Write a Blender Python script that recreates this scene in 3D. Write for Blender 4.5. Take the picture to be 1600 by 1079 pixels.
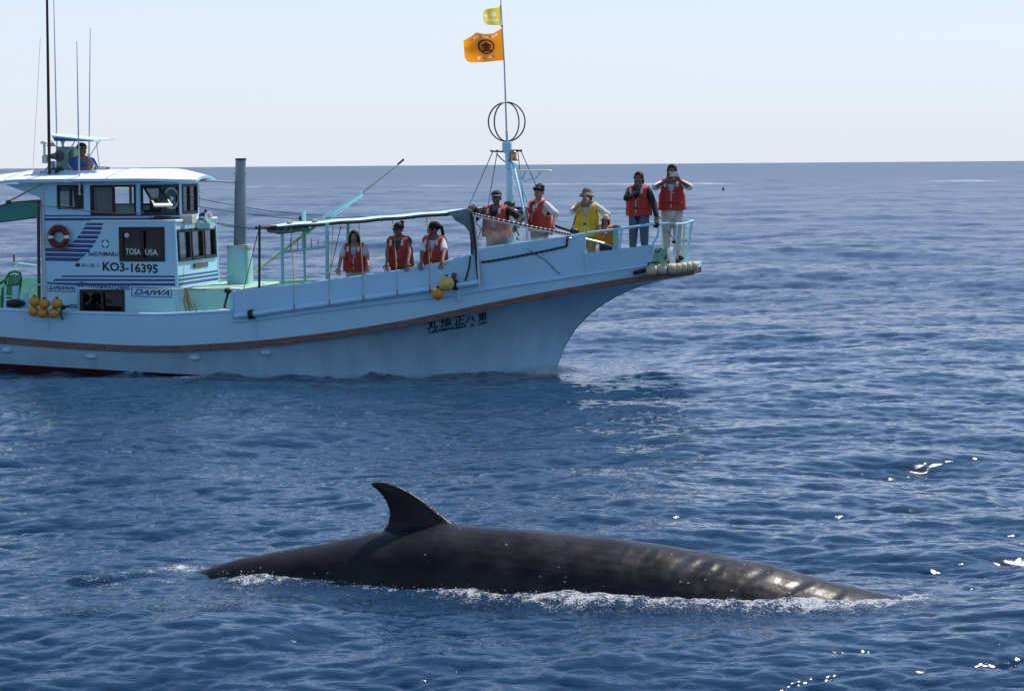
import bpy, bmesh, math, random
import numpy as np
from math import sin, cos, pi, radians, atan, sqrt
from mathutils import Vector, Matrix
from mathutils.bvhtree import BVHTree

for o in list(bpy.data.objects):
    bpy.data.objects.remove(o)
scene = bpy.context.scene
COL = scene.collection
random.seed(7)
rng = np.random.default_rng(7)

# ------------------------------------------------------------------ camera
FPX, CH = 3640.0, 3.63                      # focal length in photo pixels (1600 wide), eye height
PITCH, ROLL = atan(282.4 / FPX), 0.0075
cF = Vector((0, cos(PITCH), -sin(PITCH)))
_u0 = Vector((0, sin(PITCH), cos(PITCH)))
_r0 = Vector((1, 0, 0))
cR = _r0 * cos(ROLL) - _u0 * sin(ROLL)
cU = _u0 * cos(ROLL) + _r0 * sin(ROLL)
CAM = Vector((0, 0, CH))
cd = bpy.data.cameras.new('camera')
cam = bpy.data.objects.new('camera', cd)
COL.objects.link(cam)
cam.matrix_world = Matrix(((cR.x, cU.x, -cF.x, CAM.x), (cR.y, cU.y, -cF.y, CAM.y), (cR.z, cU.z, -cF.z, CAM.z), (0, 0, 0, 1)))
cd.sensor_width = 36.0
cd.lens = 36.0 * FPX / 1600.0
cd.clip_start, cd.clip_end = 0.3, 90000.0
scene.camera = cam

# ------------------------------------------------------------------ sky and sun
SUN_AZ, SUN_EL = radians(43), radians(57)
world = bpy.data.worlds.new('World')
scene.world = world
world.use_nodes = True
wn = world.node_tree
wn.nodes.clear()
sky = wn.nodes.new('ShaderNodeTexSky')
sky.sky_type = 'NISHITA'
sky.sun_disc = False
sky.sun_elevation = SUN_EL
sky.sun_rotation = SUN_AZ
sky.altitude = 0.0
sky.air_density, sky.dust_density, sky.ozone_density = 0.8, 0.3, 6.0
bg = wn.nodes.new('ShaderNodeBackground')
bg.inputs['Strength'].default_value = 0.143
wo = wn.nodes.new('ShaderNodeOutputWorld')
# pale sea haze low over the horizon, the same all the way round
wtc = wn.nodes.new('ShaderNodeTexCoord')
wsx = wn.nodes.new('ShaderNodeSeparateXYZ')
wn.links.new(wtc.outputs['Generated'], wsx.inputs[0])
wab = wn.nodes.new('ShaderNodeMath'); wab.operation = 'ABSOLUTE'
wn.links.new(wsx.outputs[2], wab.inputs[0])
wex = wn.nodes.new('ShaderNodeMath'); wex.operation = 'MULTIPLY'; wex.inputs[1].default_value = -4.4
wn.links.new(wab.outputs[0], wex.inputs[0])
wep = wn.nodes.new('ShaderNodeMath'); wep.operation = 'EXPONENT'
wn.links.new(wex.outputs[0], wep.inputs[0])
wmx = wn.nodes.new('ShaderNodeMix'); wmx.data_type = 'RGBA'
wmx.inputs[7].default_value = (4.35, 4.58, 5.1, 1)
wn.links.new(wep.outputs[0], wmx.inputs[0])
wn.links.new(sky.outputs[0], wmx.inputs[6])
wn.links.new(wmx.outputs[2], bg.inputs['Color'])
wn.links.new(bg.outputs[0], wo.inputs['Surface'])
sl = bpy.data.lights.new('sun', 'SUN')
sl.energy, sl.angle, sl.color = 4.3, radians(0.55), (1.0, 0.93, 0.84)
so = bpy.data.objects.new('sun', sl)
COL.objects.link(so)
SUNDIR = Vector((sin(SUN_AZ) * cos(SUN_EL), cos(SUN_AZ) * cos(SUN_EL), sin(SUN_EL)))
so.rotation_euler = (-SUNDIR).to_track_quat('-Z', 'Y').to_euler()
so.location = (20, 60, 60)
scene.view_settings.view_transform = 'Standard'
scene.view_settings.look = 'None'
scene.view_settings.gamma = 1.0
scene.view_settings.use_curve_mapping = False
scene.view_settings.exposure = 0.30
scene.cycles.use_denoising = True
scene.cycles.denoising_prefilter = 'NONE'
scene.cycles.caustics_reflective = False
scene.cycles.caustics_refractive = False
scene.cycles.use_denoising = True
scene.cycles.denoising_prefilter = 'NONE'
scene.cycles.caustics_reflective = False
scene.cycles.caustics_refractive = False
scene.cycles.max_bounces = 8
scene.cycles.transparent_max_bounces = 16
scene.cycles.sample_clamp_indirect = 6.0

# ------------------------------------------------------------------ frames: pixel rays and the boat's own axes
PSI = radians(12)
BO = Vector((-3.66, 41.6, 0))
AX = Vector((cos(PSI), -sin(PSI), 0))       # towards the bow
AY = Vector((sin(PSI), cos(PSI), 0))        # to port, away from the viewer
BM = Matrix(((AX.x, AY.x, 0, BO.x), (AX.y, AY.y, 0, BO.y), (0, 0, 1, 0), (0, 0, 0, 1)))
BMI = BM.inverted()
def ray(u, v):
    return cF * FPX + cR * (u - 800) - cU * (v - 539.5)
def bp(u, v, Y):
    """the boat-frame point at lateral offset Y that the photo shows at (u, v)"""
    d = ray(u, v)
    t = (Y - (CAM - BO).dot(AY)) / d.dot(AY)
    p = CAM + d * t - BO
    return Vector((p.dot(AX), Y, p.z))
def sea_pt(u, v, z=0.0):
    d = ray(u, v)
    return CAM + d * ((z - CH) / d.z)

# ------------------------------------------------------------------ materials
def nd(nt, t, **kw):
    n = nt.nodes.new(t)
    for k, v in kw.items():
        if k in n.inputs.keys():
            n.inputs[k].default_value = v
        else:
            setattr(n, k, v)
    return n
MATS = {}
def M(name, col, rough=0.5, metal=0.0, var=0.12, scale=4.0, bump=0.0, bscale=40.0, spec=0.5, stretch=(1, 1, 1), sheen=0.0, dirt=None, trans=0.0):
    m = bpy.data.materials.new(name)
    m.use_nodes = True
    nt = m.node_tree
    b = nt.nodes['Principled BSDF']
    b.inputs['Roughness'].default_value = rough
    b.inputs['Metallic'].default_value = metal
    b.inputs['Specular IOR Level'].default_value = spec
    tc = nd(nt, 'ShaderNodeTexCoord')
    mp = nd(nt, 'ShaderNodeMapping')
    mp.inputs['Scale'].default_value = stretch
    nt.links.new(tc.outputs['Object'], mp.inputs[0])
    ns = nd(nt, 'ShaderNodeTexNoise', Scale=scale, Detail=5.0, Roughness=0.6)
    nt.links.new(mp.outputs[0], ns.inputs['Vector'])
    rm = nd(nt, 'ShaderNodeMapRange')
    rm.inputs[1].default_value, rm.inputs[2].default_value = 0.3, 0.7
    rm.inputs[3].default_value, rm.inputs[4].default_value = 1 - var, 1 + var
    nt.links.new(ns.outputs[0], rm.inputs[0])
    mx = nd(nt, 'ShaderNodeMix', data_type='RGBA', blend_type='MULTIPLY')
    mx.inputs[0].default_value = 1.0
    mx.inputs[6].default_value = (*col, 1)
    nt.links.new(rm.outputs[0], mx.inputs[7])
    out = mx.outputs[2]
    if dirt:
        n2 = nd(nt, 'ShaderNodeTexNoise', Scale=dirt[1], Detail=8.0, Roughness=0.7)
        mp2 = nd(nt, 'ShaderNodeMapping')
        mp2.inputs['Scale'].default_value = (1, 1, 0.18)
        nt.links.new(tc.outputs['Object'], mp2.inputs[0])
        nt.links.new(mp2.outputs[0], n2.inputs['Vector'])
        r2 = nd(nt, 'ShaderNodeMapRange')
        r2.inputs[1].default_value, r2.inputs[2].default_value = dirt[2], dirt[2] + 0.18
        r2.inputs[3].default_value, r2.inputs[4].default_value = 0, dirt[3]
        nt.links.new(n2.outputs[0], r2.inputs[0])
        m2 = nd(nt, 'ShaderNodeMix', data_type='RGBA')
        m2.inputs[7].default_value = (*dirt[0], 1)
        nt.links.new(r2.outputs[0], m2.inputs[0])
        nt.links.new(out, m2.inputs[6])
        out = m2.outputs[2]
    nt.links.new(out, b.inputs['Base Color'])
    rr = nd(nt, 'ShaderNodeMapRange')
    rr.inputs[3].default_value, rr.inputs[4].default_value = max(0.02, rough - 0.08), min(1, rough + 0.08)
    nt.links.new(ns.outputs[0], rr.inputs[0])
    nt.links.new(rr.outputs[0], b.inputs['Roughness'])
    if bump:
        nb = nd(nt, 'ShaderNodeTexNoise', Scale=bscale, Detail=4.0)
        nt.links.new(mp.outputs[0], nb.inputs['Vector'])
        bu = nd(nt, 'ShaderNodeBump', Strength=bump, Distance=0.02)
        nt.links.new(nb.outputs[0], bu.inputs['Height'])
        nt.links.new(bu.outputs[0], b.inputs['Normal'])
    if sheen:
        b.inputs['Sheen Weight'].default_value = sheen
    if trans:
        tl = nd(nt, 'ShaderNodeBsdfTranslucent')
        nt.links.new(out, tl.inputs[0])
        ms = nd(nt, 'ShaderNodeMixShader')
        ms.inputs[0].default_value = trans
        nt.links.new(b.outputs[0], ms.inputs[1])
        nt.links.new(tl.outputs[0], ms.inputs[2])
        nt.links.new(ms.outputs[0], nt.nodes['Material Output'].inputs[0])
    MATS[name] = m
    return m
def glass_mat(name, tint, refl=1.0, milk=0.0):
    m = bpy.data.materials.new(name)
    m.use_nodes = True
    nt = m.node_tree
    nt.nodes.remove(nt.nodes['Principled BSDF'])
    tr = nd(nt, 'ShaderNodeBsdfTransparent')
    tr.inputs[0].default_value = (*tint, 1)
    gl = nd(nt, 'ShaderNodeBsdfGlossy', Roughness=0.04 if not milk else 0.25)
    fr = nd(nt, 'ShaderNodeFresnel', IOR=1.5)
    mu = nd(nt, 'ShaderNodeMath', operation='MULTIPLY')
    mu.inputs[1].default_value = refl
    nt.links.new(fr.outputs[0], mu.inputs[0])
    mx = nd(nt, 'ShaderNodeMixShader')
    nt.links.new(mu.outputs[0], mx.inputs[0])
    nt.links.new(tr.outputs[0], mx.inputs[1])
    nt.links.new(gl.outputs[0], mx.inputs[2])
    last = mx.outputs[0]
    if milk:
        df = nd(nt, 'ShaderNodeBsdfDiffuse')
        df.inputs[0].default_value = (0.75, 0.78, 0.82, 1)
        tl = nd(nt, 'ShaderNodeBsdfTranslucent')
        tl.inputs[0].default_value = (0.75, 0.78, 0.82, 1)
        a = nd(nt, 'ShaderNodeMixShader')
        nt.links.new(df.outputs[0], a.inputs[1])
        nt.links.new(tl.outputs[0], a.inputs[2])
        tc = nd(nt, 'ShaderNodeTexCoord')
        ns = nd(nt, 'ShaderNodeTexNoise', Scale=5.0, Detail=3.0)
        nt.links.new(tc.outputs['Object'], ns.inputs['Vector'])
        rm = nd(nt, 'ShaderNodeMapRange')
        rm.inputs[1].default_value, rm.inputs[2].default_value = 0.35, 0.7
        rm.inputs[3].default_value, rm.inputs[4].default_value = milk * 0.6, min(1, milk * 1.5)
        nt.links.new(ns.outputs[0], rm.inputs[0])
        b = nd(nt, 'ShaderNodeMixShader')
        nt.links.new(rm.outputs[0], b.inputs[0])
        nt.links.new(last, b.inputs[1])
        nt.links.new(a.outputs[0], b.inputs[2])
        last = b.outputs[0]
    nt.links.new(last, nt.nodes['Material Output'].inputs[0])
    MATS[name] = m
    return m

# ------------------------------------------------------------------ mesh builder
class MB:
    def __init__(s):
        s.v, s.f, s.m = [], [], []
    def add(s, vs, fs, mi=0):
        k = len(s.v)
        s.v += [Vector(p) for p in vs]
        s.f += [tuple(i + k for i in f) for f in fs]
        s.m += [mi] * len(fs)
        return s
    def box(s, c, size, mat3=None, mi=0):
        c = Vector(c)
        h = [x / 2 for x in size]
        vs = []
        for sx in (-1, 1):
            for sy in (-1, 1):
                for sz in (-1, 1):
                    p = Vector((sx * h[0], sy * h[1], sz * h[2]))
                    vs.append(c + (mat3 @ p if mat3 else p))
        return s.add(vs, [(0, 1, 3, 2), (4, 6, 7, 5), (0, 4, 5, 1), (2, 3, 7, 6), (0, 2, 6, 4), (1, 5, 7, 3)], mi)
    def hexa(s, a, mi=0):
        """8 corners: bottom loop 0-3, top loop 4-7"""
        return s.add(a, [(3, 2, 1, 0), (4, 5, 6, 7), (0, 1, 5, 4), (1, 2, 6, 5), (2, 3, 7, 6), (3, 0, 4, 7)], mi)
    def tube(s, path, r, n=8, closed=False, mi=0, flat=1.0):
        P = [Vector(p) for p in path]
        N = len(P)
        rs = r if isinstance(r, (list, tuple)) else [r] * N
        ring, up = [], None
        for i in range(N):
            if closed:
                t = (P[(i + 1) % N] - P[i - 1]).normalized()
            else:
                t = (P[min(i + 1, N - 1)] - P[max(i - 1, 0)]).normalized()
            if up is None:
                up = t.orthogonal().normalized()
            else:
                up = (up - t * up.dot(t))
                up = up.normalized() if up.length > 1e-6 else t.orthogonal().normalized()
            w = t.cross(up)
            ring += [P[i] + (up * cos(2 * pi * k / n) + w * sin(2 * pi * k / n) * flat) * rs[i] for k in range(n)]
        fs = []
        for i in range(N if closed else N - 1):
            j = (i + 1) % N
            for k in range(n):
                fs.append((i * n + k, i * n + (k + 1) % n, j * n + (k + 1) % n, j * n + k))
        if not closed:
            fs.append(tuple(reversed(range(n))))
            fs.append(tuple((N - 1) * n + k for k in range(n)))
        return s.add(ring, fs, mi)
    def grid(s, rows, mi=0, closed_u=False):
        n, m = len(rows), len(rows[0])
        vs = [p for r in rows for p in r]
        fs = []
        for i in range(n - 1):
            for j in range(m if closed_u else m - 1):
                j2 = (j + 1) % m
                fs.append((i * m + j, i * m + j2, (i + 1) * m + j2, (i + 1) * m + j))
        return s.add(vs, fs, mi)
    def prism(s, poly, off, mi=0):
        n = len(poly)
        off = Vector(off)
        a = [Vector(p) for p in poly]
        vs = a + [p + off for p in a]
        fs = [tuple(reversed(range(n))), tuple(range(n, 2 * n))] + [(i, (i + 1) % n, n + (i + 1) % n, n + i) for i in range(n)]
        return s.add(vs, fs, mi)
    def lathe(s, prof, c, axis=(0, 0, 1), n=20, mi=0):
        ax = Vector(axis).normalized()
        a = ax.orthogonal().normalized()
        b = ax.cross(a)
        c = Vector(c)
        rows = [[c + ax * z + (a * cos(2 * pi * k / n) + b * sin(2 * pi * k / n)) * max(r, 1e-4) for k in range(n)] for r, z in prof]
        return s.grid(rows, mi, closed_u=True)
    def ell(s, c, r, n=14, m=9, mi=0, mat3=None):
        c = Vector(c)
        rows = []
        for i in range(m + 1):
            a = -pi / 2 + pi * i / m
            row = []
            for k in range(n):
                p = Vector((cos(a) * cos(2 * pi * k / n) * r[0], cos(a) * sin(2 * pi * k / n) * r[1], sin(a) * r[2]))
                row.append(c + (mat3 @ p if mat3 else p))
            rows.append(row)
        return s.grid(rows, mi, closed_u=True)
    def mirror_y(s):
        k = len(s.v)
        nf = len(s.f)
        s.v += [Vector((p.x, -p.y, p.z)) for p in s.v]
        s.f += [tuple(reversed([i + k for i in f])) for f in s.f[:nf]]
        s.m += s.m[:nf]
        return s
    def mesh(s, name, mats, origin=None, smooth=40, fix=True):
        me = bpy.data.meshes.new(name)
        vs = [p - Vector(origin) for p in s.v] if origin is not None else s.v
        me.from_pydata([tuple(p) for p in vs], [], s.f)
        for m in (mats if isinstance(mats, (list, tuple)) else [mats]):
            me.materials.append(m)
        me.polygons.foreach_set('material_index', s.m)
        if fix:
            bm = bmesh.new()
            bm.from_mesh(me)
            bmesh.ops.remove_doubles(bm, verts=bm.verts, dist=1e-5)
            bmesh.ops.recalc_face_normals(bm, faces=bm.faces)
            bm.to_mesh(me)
            bm.free()
        if smooth:
            me.polygons.foreach_set('use_smooth', [True] * len(me.polygons))
            me.set_sharp_from_angle(angle=radians(smooth))
        me.update()
        return me
    def build(s, name, mats, parent=None, origin=None, smooth=40, label=None, bevel=0.0, fix=True):
        o = bpy.data.objects.new(name, s.mesh(name, mats, origin, smooth, fix))
        COL.objects.link(o)
        if parent is not None:
            o.parent = parent
        if label:
            o['label'] = label
        if bevel:
            b = o.modifiers.new('bevel', 'BEVEL')
            b.width, b.segments, b.limit_method, b.angle_limit = bevel, 2, 'ANGLE', radians(40)
        return o

def tag(o, label=None, cat=None, group=None, kind=None):
    if label: o['label'] = label
    if cat: o['category'] = cat
    if group: o['group'] = group
    if kind: o['kind'] = kind
    return o
def thing(name, label, cat, loc=(0, 0, 0), rotz=0.0, group=None, world=False):
    """an Empty at the base of a thing; loc is in the boat's frame unless world"""
    o = bpy.data.objects.new(name, None)
    COL.objects.link(o)
    o.empty_display_size = 0.1
    m = Matrix.Translation(Vector(loc)) @ Matrix.Rotation(rotz, 4, 'Z')
    o.matrix_world = m if world else BM @ m
    return tag(o, label, cat, group)
def on_boat(o):
    o.matrix_world = BM.copy()
    return o
def copy_tree(o, matrix=None):
    c = o.copy()
    COL.objects.link(c)
    for ch in list(o.children):
        d = copy_tree(ch)
        d.parent = c
    if matrix is not None:
        c.matrix_world = matrix
    return c

class Plane:
    def __init__(s, p0, ex, ey, n):
        s.p0, s.ex, s.ey, s.n = Vector(p0), Vector(ex).normalized(), Vector(ey).normalized(), Vector(n).normalized()
    def pt(s, a, b, c=0.0):
        return s.p0 + s.ex * a + s.ey * b + s.n * c
    def px(s, u, v):
        d = BMI.to_3x3() @ ray(u, v)
        o = BMI @ CAM
        t = (s.p0 - o).dot(s.n) / d.dot(s.n)
        q = o + d * t - s.p0
        return q.dot(s.ex), q.dot(s.ey)
    def rect(s, u0, v0, u1, v1):
        p = [s.px(u0, v0), s.px(u1, v0), s.px(u0, v1), s.px(u1, v1)]
        return ((p[0][0] + p[2][0]) / 2, (p[2][1] + p[3][1]) / 2, (p[1][0] + p[3][0]) / 2, (p[0][1] + p[1][1]) / 2)
    def wall(s, mb, a0, b0, a1, b1, holes, th=0.04, mi=0):
        A = sorted({a0, a1, *[h[0] for h in holes], *[h[2] for h in holes]})
        B = sorted({b0, b1, *[h[1] for h in holes], *[h[3] for h in holes]})
        solid = lambda i, j: 0 <= i < len(A) - 1 and 0 <= j < len(B) - 1 and not any(h[0] - 1e-6 <= A[i] and A[i + 1] <= h[2] + 1e-6 and h[1] - 1e-6 <= B[j] and B[j + 1] <= h[3] + 1e-6 for h in holes)
        for i in range(len(A) - 1):
            for j in range(len(B) - 1):
                if not solid(i, j):
                    continue
                q = [(A[i], B[j]), (A[i + 1], B[j]), (A[i + 1], B[j + 1]), (A[i], B[j + 1])]
                f = [s.pt(*p, 0) for p in q]
                g = [s.pt(*p, -th) for p in q]
                mb.add(f, [(0, 1, 2, 3)], mi)
                mb.add(g, [(3, 2, 1, 0)], mi)
                for k, (di, dj) in enumerate(((0, -1), (1, 0), (0, 1), (-1, 0))):
                    if not solid(i + di, j + dj):
                        k2 = (k + 1) % 4
                        mb.add([f[k], f[k2], g[k2], g[k]], [(3, 2, 1, 0)], mi)
        return mb
    def bar(s, mb, a0, b0, a1, b1, c0, c1, mi=0):
        q = [(a0, b0), (a1, b0), (a1, b1), (a0, b1)]
        return mb.hexa([s.pt(*p, c0) for p in q] + [s.pt(*p, c1) for p in q], mi)
    def ring(s, mb, r, w, c0, c1, mi=0):
        a0, b0, a1, b1 = r
        s.bar(mb, a0, b0, a1, b0 + w, c0, c1, mi)
        s.bar(mb, a0, b1 - w, a1, b1, c0, c1, mi)
        s.bar(mb, a0, b0 + w, a0 + w, b1 - w, c0, c1, mi)
        s.bar(mb, a1 - w, b0 + w, a1, b1 - w, c0, c1, mi)
        return mb

def text_geo(body, bold=0.0, shear=0.0, spacing=1.0):
    c = bpy.data.curves.new('lettering', 'FONT')
    c.body, c.offset, c.shear, c.space_character = body, bold, shear, spacing
    c.resolution_u = 3
    o = bpy.data.objects.new('lettering', c)
    COL.objects.link(o)
    dg = bpy.context.evaluated_depsgraph_get()
    dg.update()
    me = bpy.data.meshes.new_from_object(o.evaluated_get(dg))
    vs = [v.co.copy() for v in me.vertices]
    fs = [tuple(p.vertices) for p in me.polygons]
    bpy.data.objects.remove(o)
    bpy.data.meshes.remove(me)
    bpy.data.curves.remove(c)
    x0, x1 = min(p.x for p in vs), max(p.x for p in vs)
    y0, y1 = min(p.y for p in vs), max(p.y for p in vs)
    return [((p.x - x0) / (x1 - x0), (p.y - y0) / (y1 - y0)) for p in vs], fs
def lettering(body, fn, mat, parent, name='lettering', bold=0.0, shear=0.0, spacing=1.0, origin=None):
    vs, fs = text_geo(body, bold, shear, spacing)
    mb = MB().add([fn(a, b) for a, b in vs], fs)
    return mb.build(name, mat, parent, origin, smooth=0, fix=False)
def plane_text(body, pl, bl, br, h_px, mat, parent, c=0.004, **kw):
    """lettering from pixel baseline bl to br, h_px photo pixels high, on plane pl"""
    A, B = pl.px(*bl), pl.px(*br)
    T = pl.px(bl[0], bl[1] - h_px)
    h = T[1] - A[1]
    fn = lambda s, t: pl.pt(A[0] + (B[0] - A[0]) * s, A[1] + (B[1] - A[1]) * s + h * t, c)
    return lettering(body, fn, mat, parent, **kw)
def interp(x, xs, ys):
    return float(np.interp(x, xs, ys))
# ------------------------------------------------------------------ palette
PAINT = M('pale_blue_paint', (0.40, 0.69, 0.84), 0.32, var=0.05, scale=1.3, dirt=((0.20, 0.33, 0.42), 2.2, 0.62, 0.5))
PAINT_TOP = M('white_roof_paint', (0.74, 0.80, 0.80), 0.45, var=0.05, scale=2.0, dirt=((0.45, 0.50, 0.48), 5.0, 0.6, 0.4))
MINT = M('mint_green_paint', (0.30, 0.56, 0.40), 0.5, var=0.1, scale=3.0)
CYAN = M('cyan_paint', (0.34, 0.66, 0.68), 0.42, var=0.07, scale=2.5, dirt=((0.25, 0.42, 0.40), 4.0, 0.62, 0.5))
NAVY = M('navy_stripe_paint', (0.022, 0.055, 0.20), 0.4, var=0.08)
BLACK = M('black_rubber', (0.012, 0.012, 0.014), 0.55, var=0.2)
BLACKPAINT = M('black_lettering_paint', (0.010, 0.012, 0.018), 0.5, var=0.1)
WHITEPAINT = M('white_lettering', (0.80, 0.80, 0.80), 0.5, var=0.04)
ANTIFOUL = M('red_antifouling', (0.13, 0.022, 0.018), 0.6, var=0.25, scale=6)
WOOD = M('weathered_wood', (0.17, 0.105, 0.085), 0.75, var=0.35, scale=7, stretch=(0.5, 1, 4), bump=0.3, bscale=30)
STEEL = M('galvanised_steel', (0.46, 0.50, 0.53), 0.42, metal=0.35, var=0.1, dirt=((0.22, 0.18, 0.15), 5, 0.66, 0.6))
CHROME = M('stainless_steel', (0.62, 0.64, 0.66), 0.22, metal=1.0, var=0.05)
DARKMETAL = M('dark_metal', (0.05, 0.055, 0.06), 0.45, metal=0.4)
ROPE_TAN = M('tan_rope', (0.34, 0.26, 0.15), 0.9, bump=0.4, bscale=120)
ROPE_DARK = M('dark_rope', (0.03, 0.035, 0.045), 0.9)
WIRE = M('rigging_wire', (0.05, 0.07, 0.10), 0.6)
CANVAS_GREY = M('grey_canvas', (0.17, 0.24, 0.24), 0.9, var=0.2, scale=9, bump=0.5, bscale=14)
CANVAS_BLUE = M('blue_canvas', (0.03, 0.10, 0.36), 0.8, var=0.12)
CANVAS_TEAL = M('teal_canvas', (0.09, 0.27, 0.33), 0.85, var=0.1, bump=0.3, bscale=6, trans=0.25)
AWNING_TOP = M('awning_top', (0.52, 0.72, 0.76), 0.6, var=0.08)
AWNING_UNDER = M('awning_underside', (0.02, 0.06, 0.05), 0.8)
FLOAT_YELLOW = M('yellow_float', (0.55, 0.27, 0.035), 0.5, var=0.25, scale=7)
FLOAT_LIGHT = M('pale_yellow_float', (0.62, 0.47, 0.12), 0.45, var=0.2, scale=8)
FLOAT_CREAM = M('cream_float', (0.50, 0.43, 0.27), 0.6, var=0.22, scale=9, bump=0.2)
RED = M('lifebuoy_red', (0.13, 0.012, 0.012), 0.5, var=0.15)
GREEN_PLASTIC = M('green_plastic', (0.02, 0.20, 0.07), 0.4, var=0.06)
CONSOLE_GREEN = M('console_green', (0.16, 0.36, 0.26), 0.5, var=0.06)
CREAM_METAL = M('cream_metal', (0.55, 0.56, 0.48), 0.45)
BRASS = M('brass', (0.42, 0.28, 0.09), 0.3, metal=0.9)
GLASS = glass_mat('clear_glass', (0.95, 0.97, 0.965), 0.8)
GLASS_DARK = glass_mat('tinted_glass', (0.42, 0.50, 0.50), 0.9)
PLASTIC_SHEET = glass_mat('clear_plastic_sheet', (0.93, 0.95, 0.97), 0.8, milk=0.22)
DARK_INSIDE = M('dark_interior', (0.035, 0.04, 0.038), 0.8)
INSIDE = M('cabin_lining', (0.10, 0.14, 0.13), 0.7)

# ------------------------------------------------------------------ the boat
LB = 'pale blue fishing boat carrying whale watchers, its bow pointing right'
boat = thing('fishing_boat', LB, 'boat')
def part(name, mb, mat, parent=None, **kw):
    return mb.build(name, mat, parent if parent is not None else boat, **kw)

US = [-330, -200, 0, 150, 300, 450, 600, 700, 780, 850, 900, 950, 1000, 1040, 1070, 1088]
BR = [1.45, 1.66, 1.75, 1.79, 1.80, 1.80, 1.78, 1.72, 1.62, 1.47, 1.33, 1.13, 0.90, 0.70, 0.52, 0.40]
def half(u): return interp(u, US, BR)
RT = ([-330, -200, 0, 100, 200, 270, 400, 520, 640, 760, 900, 1000, 1088], [498, 510, 526, 534.5, 540, 541, 533, 519, 500, 474, 447.5, 431, 419])
def rail_v(u): return interp(u, *RT)
def smooth_list(a, b, n): return [a + (b - a) * i / n for i in range(n + 1)]
# smoother curves by resampling the pixel polylines with a moving average
_uu = np.arange(-330, 1089, 4.0)
def smoothed(xs, ys, w=61):
    y = np.interp(_uu, xs, ys)
    pad = np.concatenate([np.full(w, y[0]) - np.arange(w, 0, -1) * (y[1] - y[0]), y, np.full(w, y[-1]) + np.arange(1, w + 1) * (y[-1] - y[-2])])
    k = np.hanning(w + 2)[1:-1]
    k /= k.sum()
    return np.convolve(pad, k, 'same')[w:-w]
_rv = smoothed(*RT, w=41)
_hb = smoothed(US, BR, w=31)
def rail_v(u): return float(np.interp(u, _uu, _rv))
def half(u): return float(np.interp(u, _uu, _hb))
def P_rail(u, dv=0.0, out=0.0):
    return bp(u, rail_v(u) + dv, -half(u) - out)

# --- lower hull: loft from the wood rail to the waterline and below, bow rake from the photo
NST, NPR = 60, 16
XT0, XTIP = P_rail(-330, 9).x, P_rail(1088, 9).x
XF = bp(870, 577, 0).x
stem_px = [(870, 577), (876, 556), (884, 538), (897, 516), (920, 491), (950, 470), (990, 451), (1040, 437), (1088, 428.5)]
stem = [bp(u, v, 0) for u, v in stem_px]
z_tip = stem[-1].z
stem_s = [(p.z - 0.0) / z_tip for p in stem]
stem_g = [(p.x - XF) / (stem[-1].x - XF) for p in stem]
_ut = np.array([-330 + (1088 + 330) * i / 400 for i in range(401)])
_xt = np.array([P_rail(u, 9).x for u in _ut])
_zt = np.array([P_rail(u, 9).z for u in _ut])
_yt = np.array([half(u) for u in _ut])
WLX = np.array([XT0, XT0 + 2.5, -3.0, 0.0, 1.2, 2.4, 3.2, 3.9, 4.3, XF])
WLB = np.array([1.30, 1.52, 1.60, 1.52, 1.36, 1.02, 0.68, 0.33, 0.13, 0.02])
rows = []
for i in range(NST + 1):
    t = i / NST
    t = 1 - (1 - t) ** 1.25
    xT = XT0 + (XTIP - XT0) * t
    xB = XT0 + (XF - XT0) * t
    zT, yT = float(np.interp(xT, _xt, _zt)), float(np.interp(xT, _xt, _yt))
    yB = float(np.interp(xB, WLX, WLB))
    end = t ** 6
    row = []
    for j in range(NPR + 1):
        s = 1 - j / NPR
        g = float(np.interp(s, stem_s, stem_g))
        x = xB + (xT - xB) * g
        y = yB + (yT - yB) * (s ** (1.0 + 0.9 * t ** 3))
        if t > 0.8:
            y *= 1 - 0.0 * end
        row.append(Vector((x, -y, zT * s)))
    for dz, sc in ((-0.25, 0.93), (-0.55, 0.78), (-0.9, 0.4), (-1.05, 0.02)):
        row.append(Vector((xB - 0.25 * t * abs(dz), -yB * sc, dz)))
    rows.append(row)
hull = MB().grid(rows)
hull.v = list(hull.v)
# paint line of the red antifouling (runs out under water towards the bow)
pa, pb_ = bp(0, 567, -1.6), bp(365, 589, -1.6)
k_paint = (pb_.z - pa.z) / (pb_.x - pa.x)
hull.mirror_y()
tr = rows[0]
hull.add([p for p in tr] + [Vector((p.x, -p.y, p.z)) for p in tr], [(i, i + 1, len(tr) + i + 1, len(tr) + i) for i in range(len(tr) - 1)])
HULLM = bpy.data.materials.new('hull_paint')
HULLM.use_nodes = True
nt = HULLM.node_tree
b = nt.nodes['Principled BSDF']
b.inputs['Roughness'].default_value = 0.3
tc = nd(nt, 'ShaderNodeTexCoord')
sp = nd(nt, 'ShaderNodeSeparateXYZ')
nt.links.new(tc.outputs['Object'], sp.inputs[0])
m1 = nd(nt, 'ShaderNodeMath', operation='MULTIPLY_ADD')
m1.inputs[1].default_value, m1.inputs[2].default_value = k_paint, pa.z - k_paint * pa.x
nt.links.new(sp.outputs[0], m1.inputs[0])
m2 = nd(nt, 'ShaderNodeMath', operation='LESS_THAN')
nt.links.new(sp.outputs[2], m2.inputs[0])
nt.links.new(m1.outputs[0], m2.inputs[1])
mp = nd(nt, 'ShaderNodeMapping')
mp.inputs['Scale'].default_value = (1.2, 1, 0.22)
nt.links.new(tc.outputs['Object'], mp.inputs[0])
ns = nd(nt, 'ShaderNodeTexNoise', Scale=2.6, Detail=7.0, Roughness=0.65)
nt.links.new(mp.outputs[0], ns.inputs['Vector'])
cr = nd(nt, 'ShaderNodeValToRGB')
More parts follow.
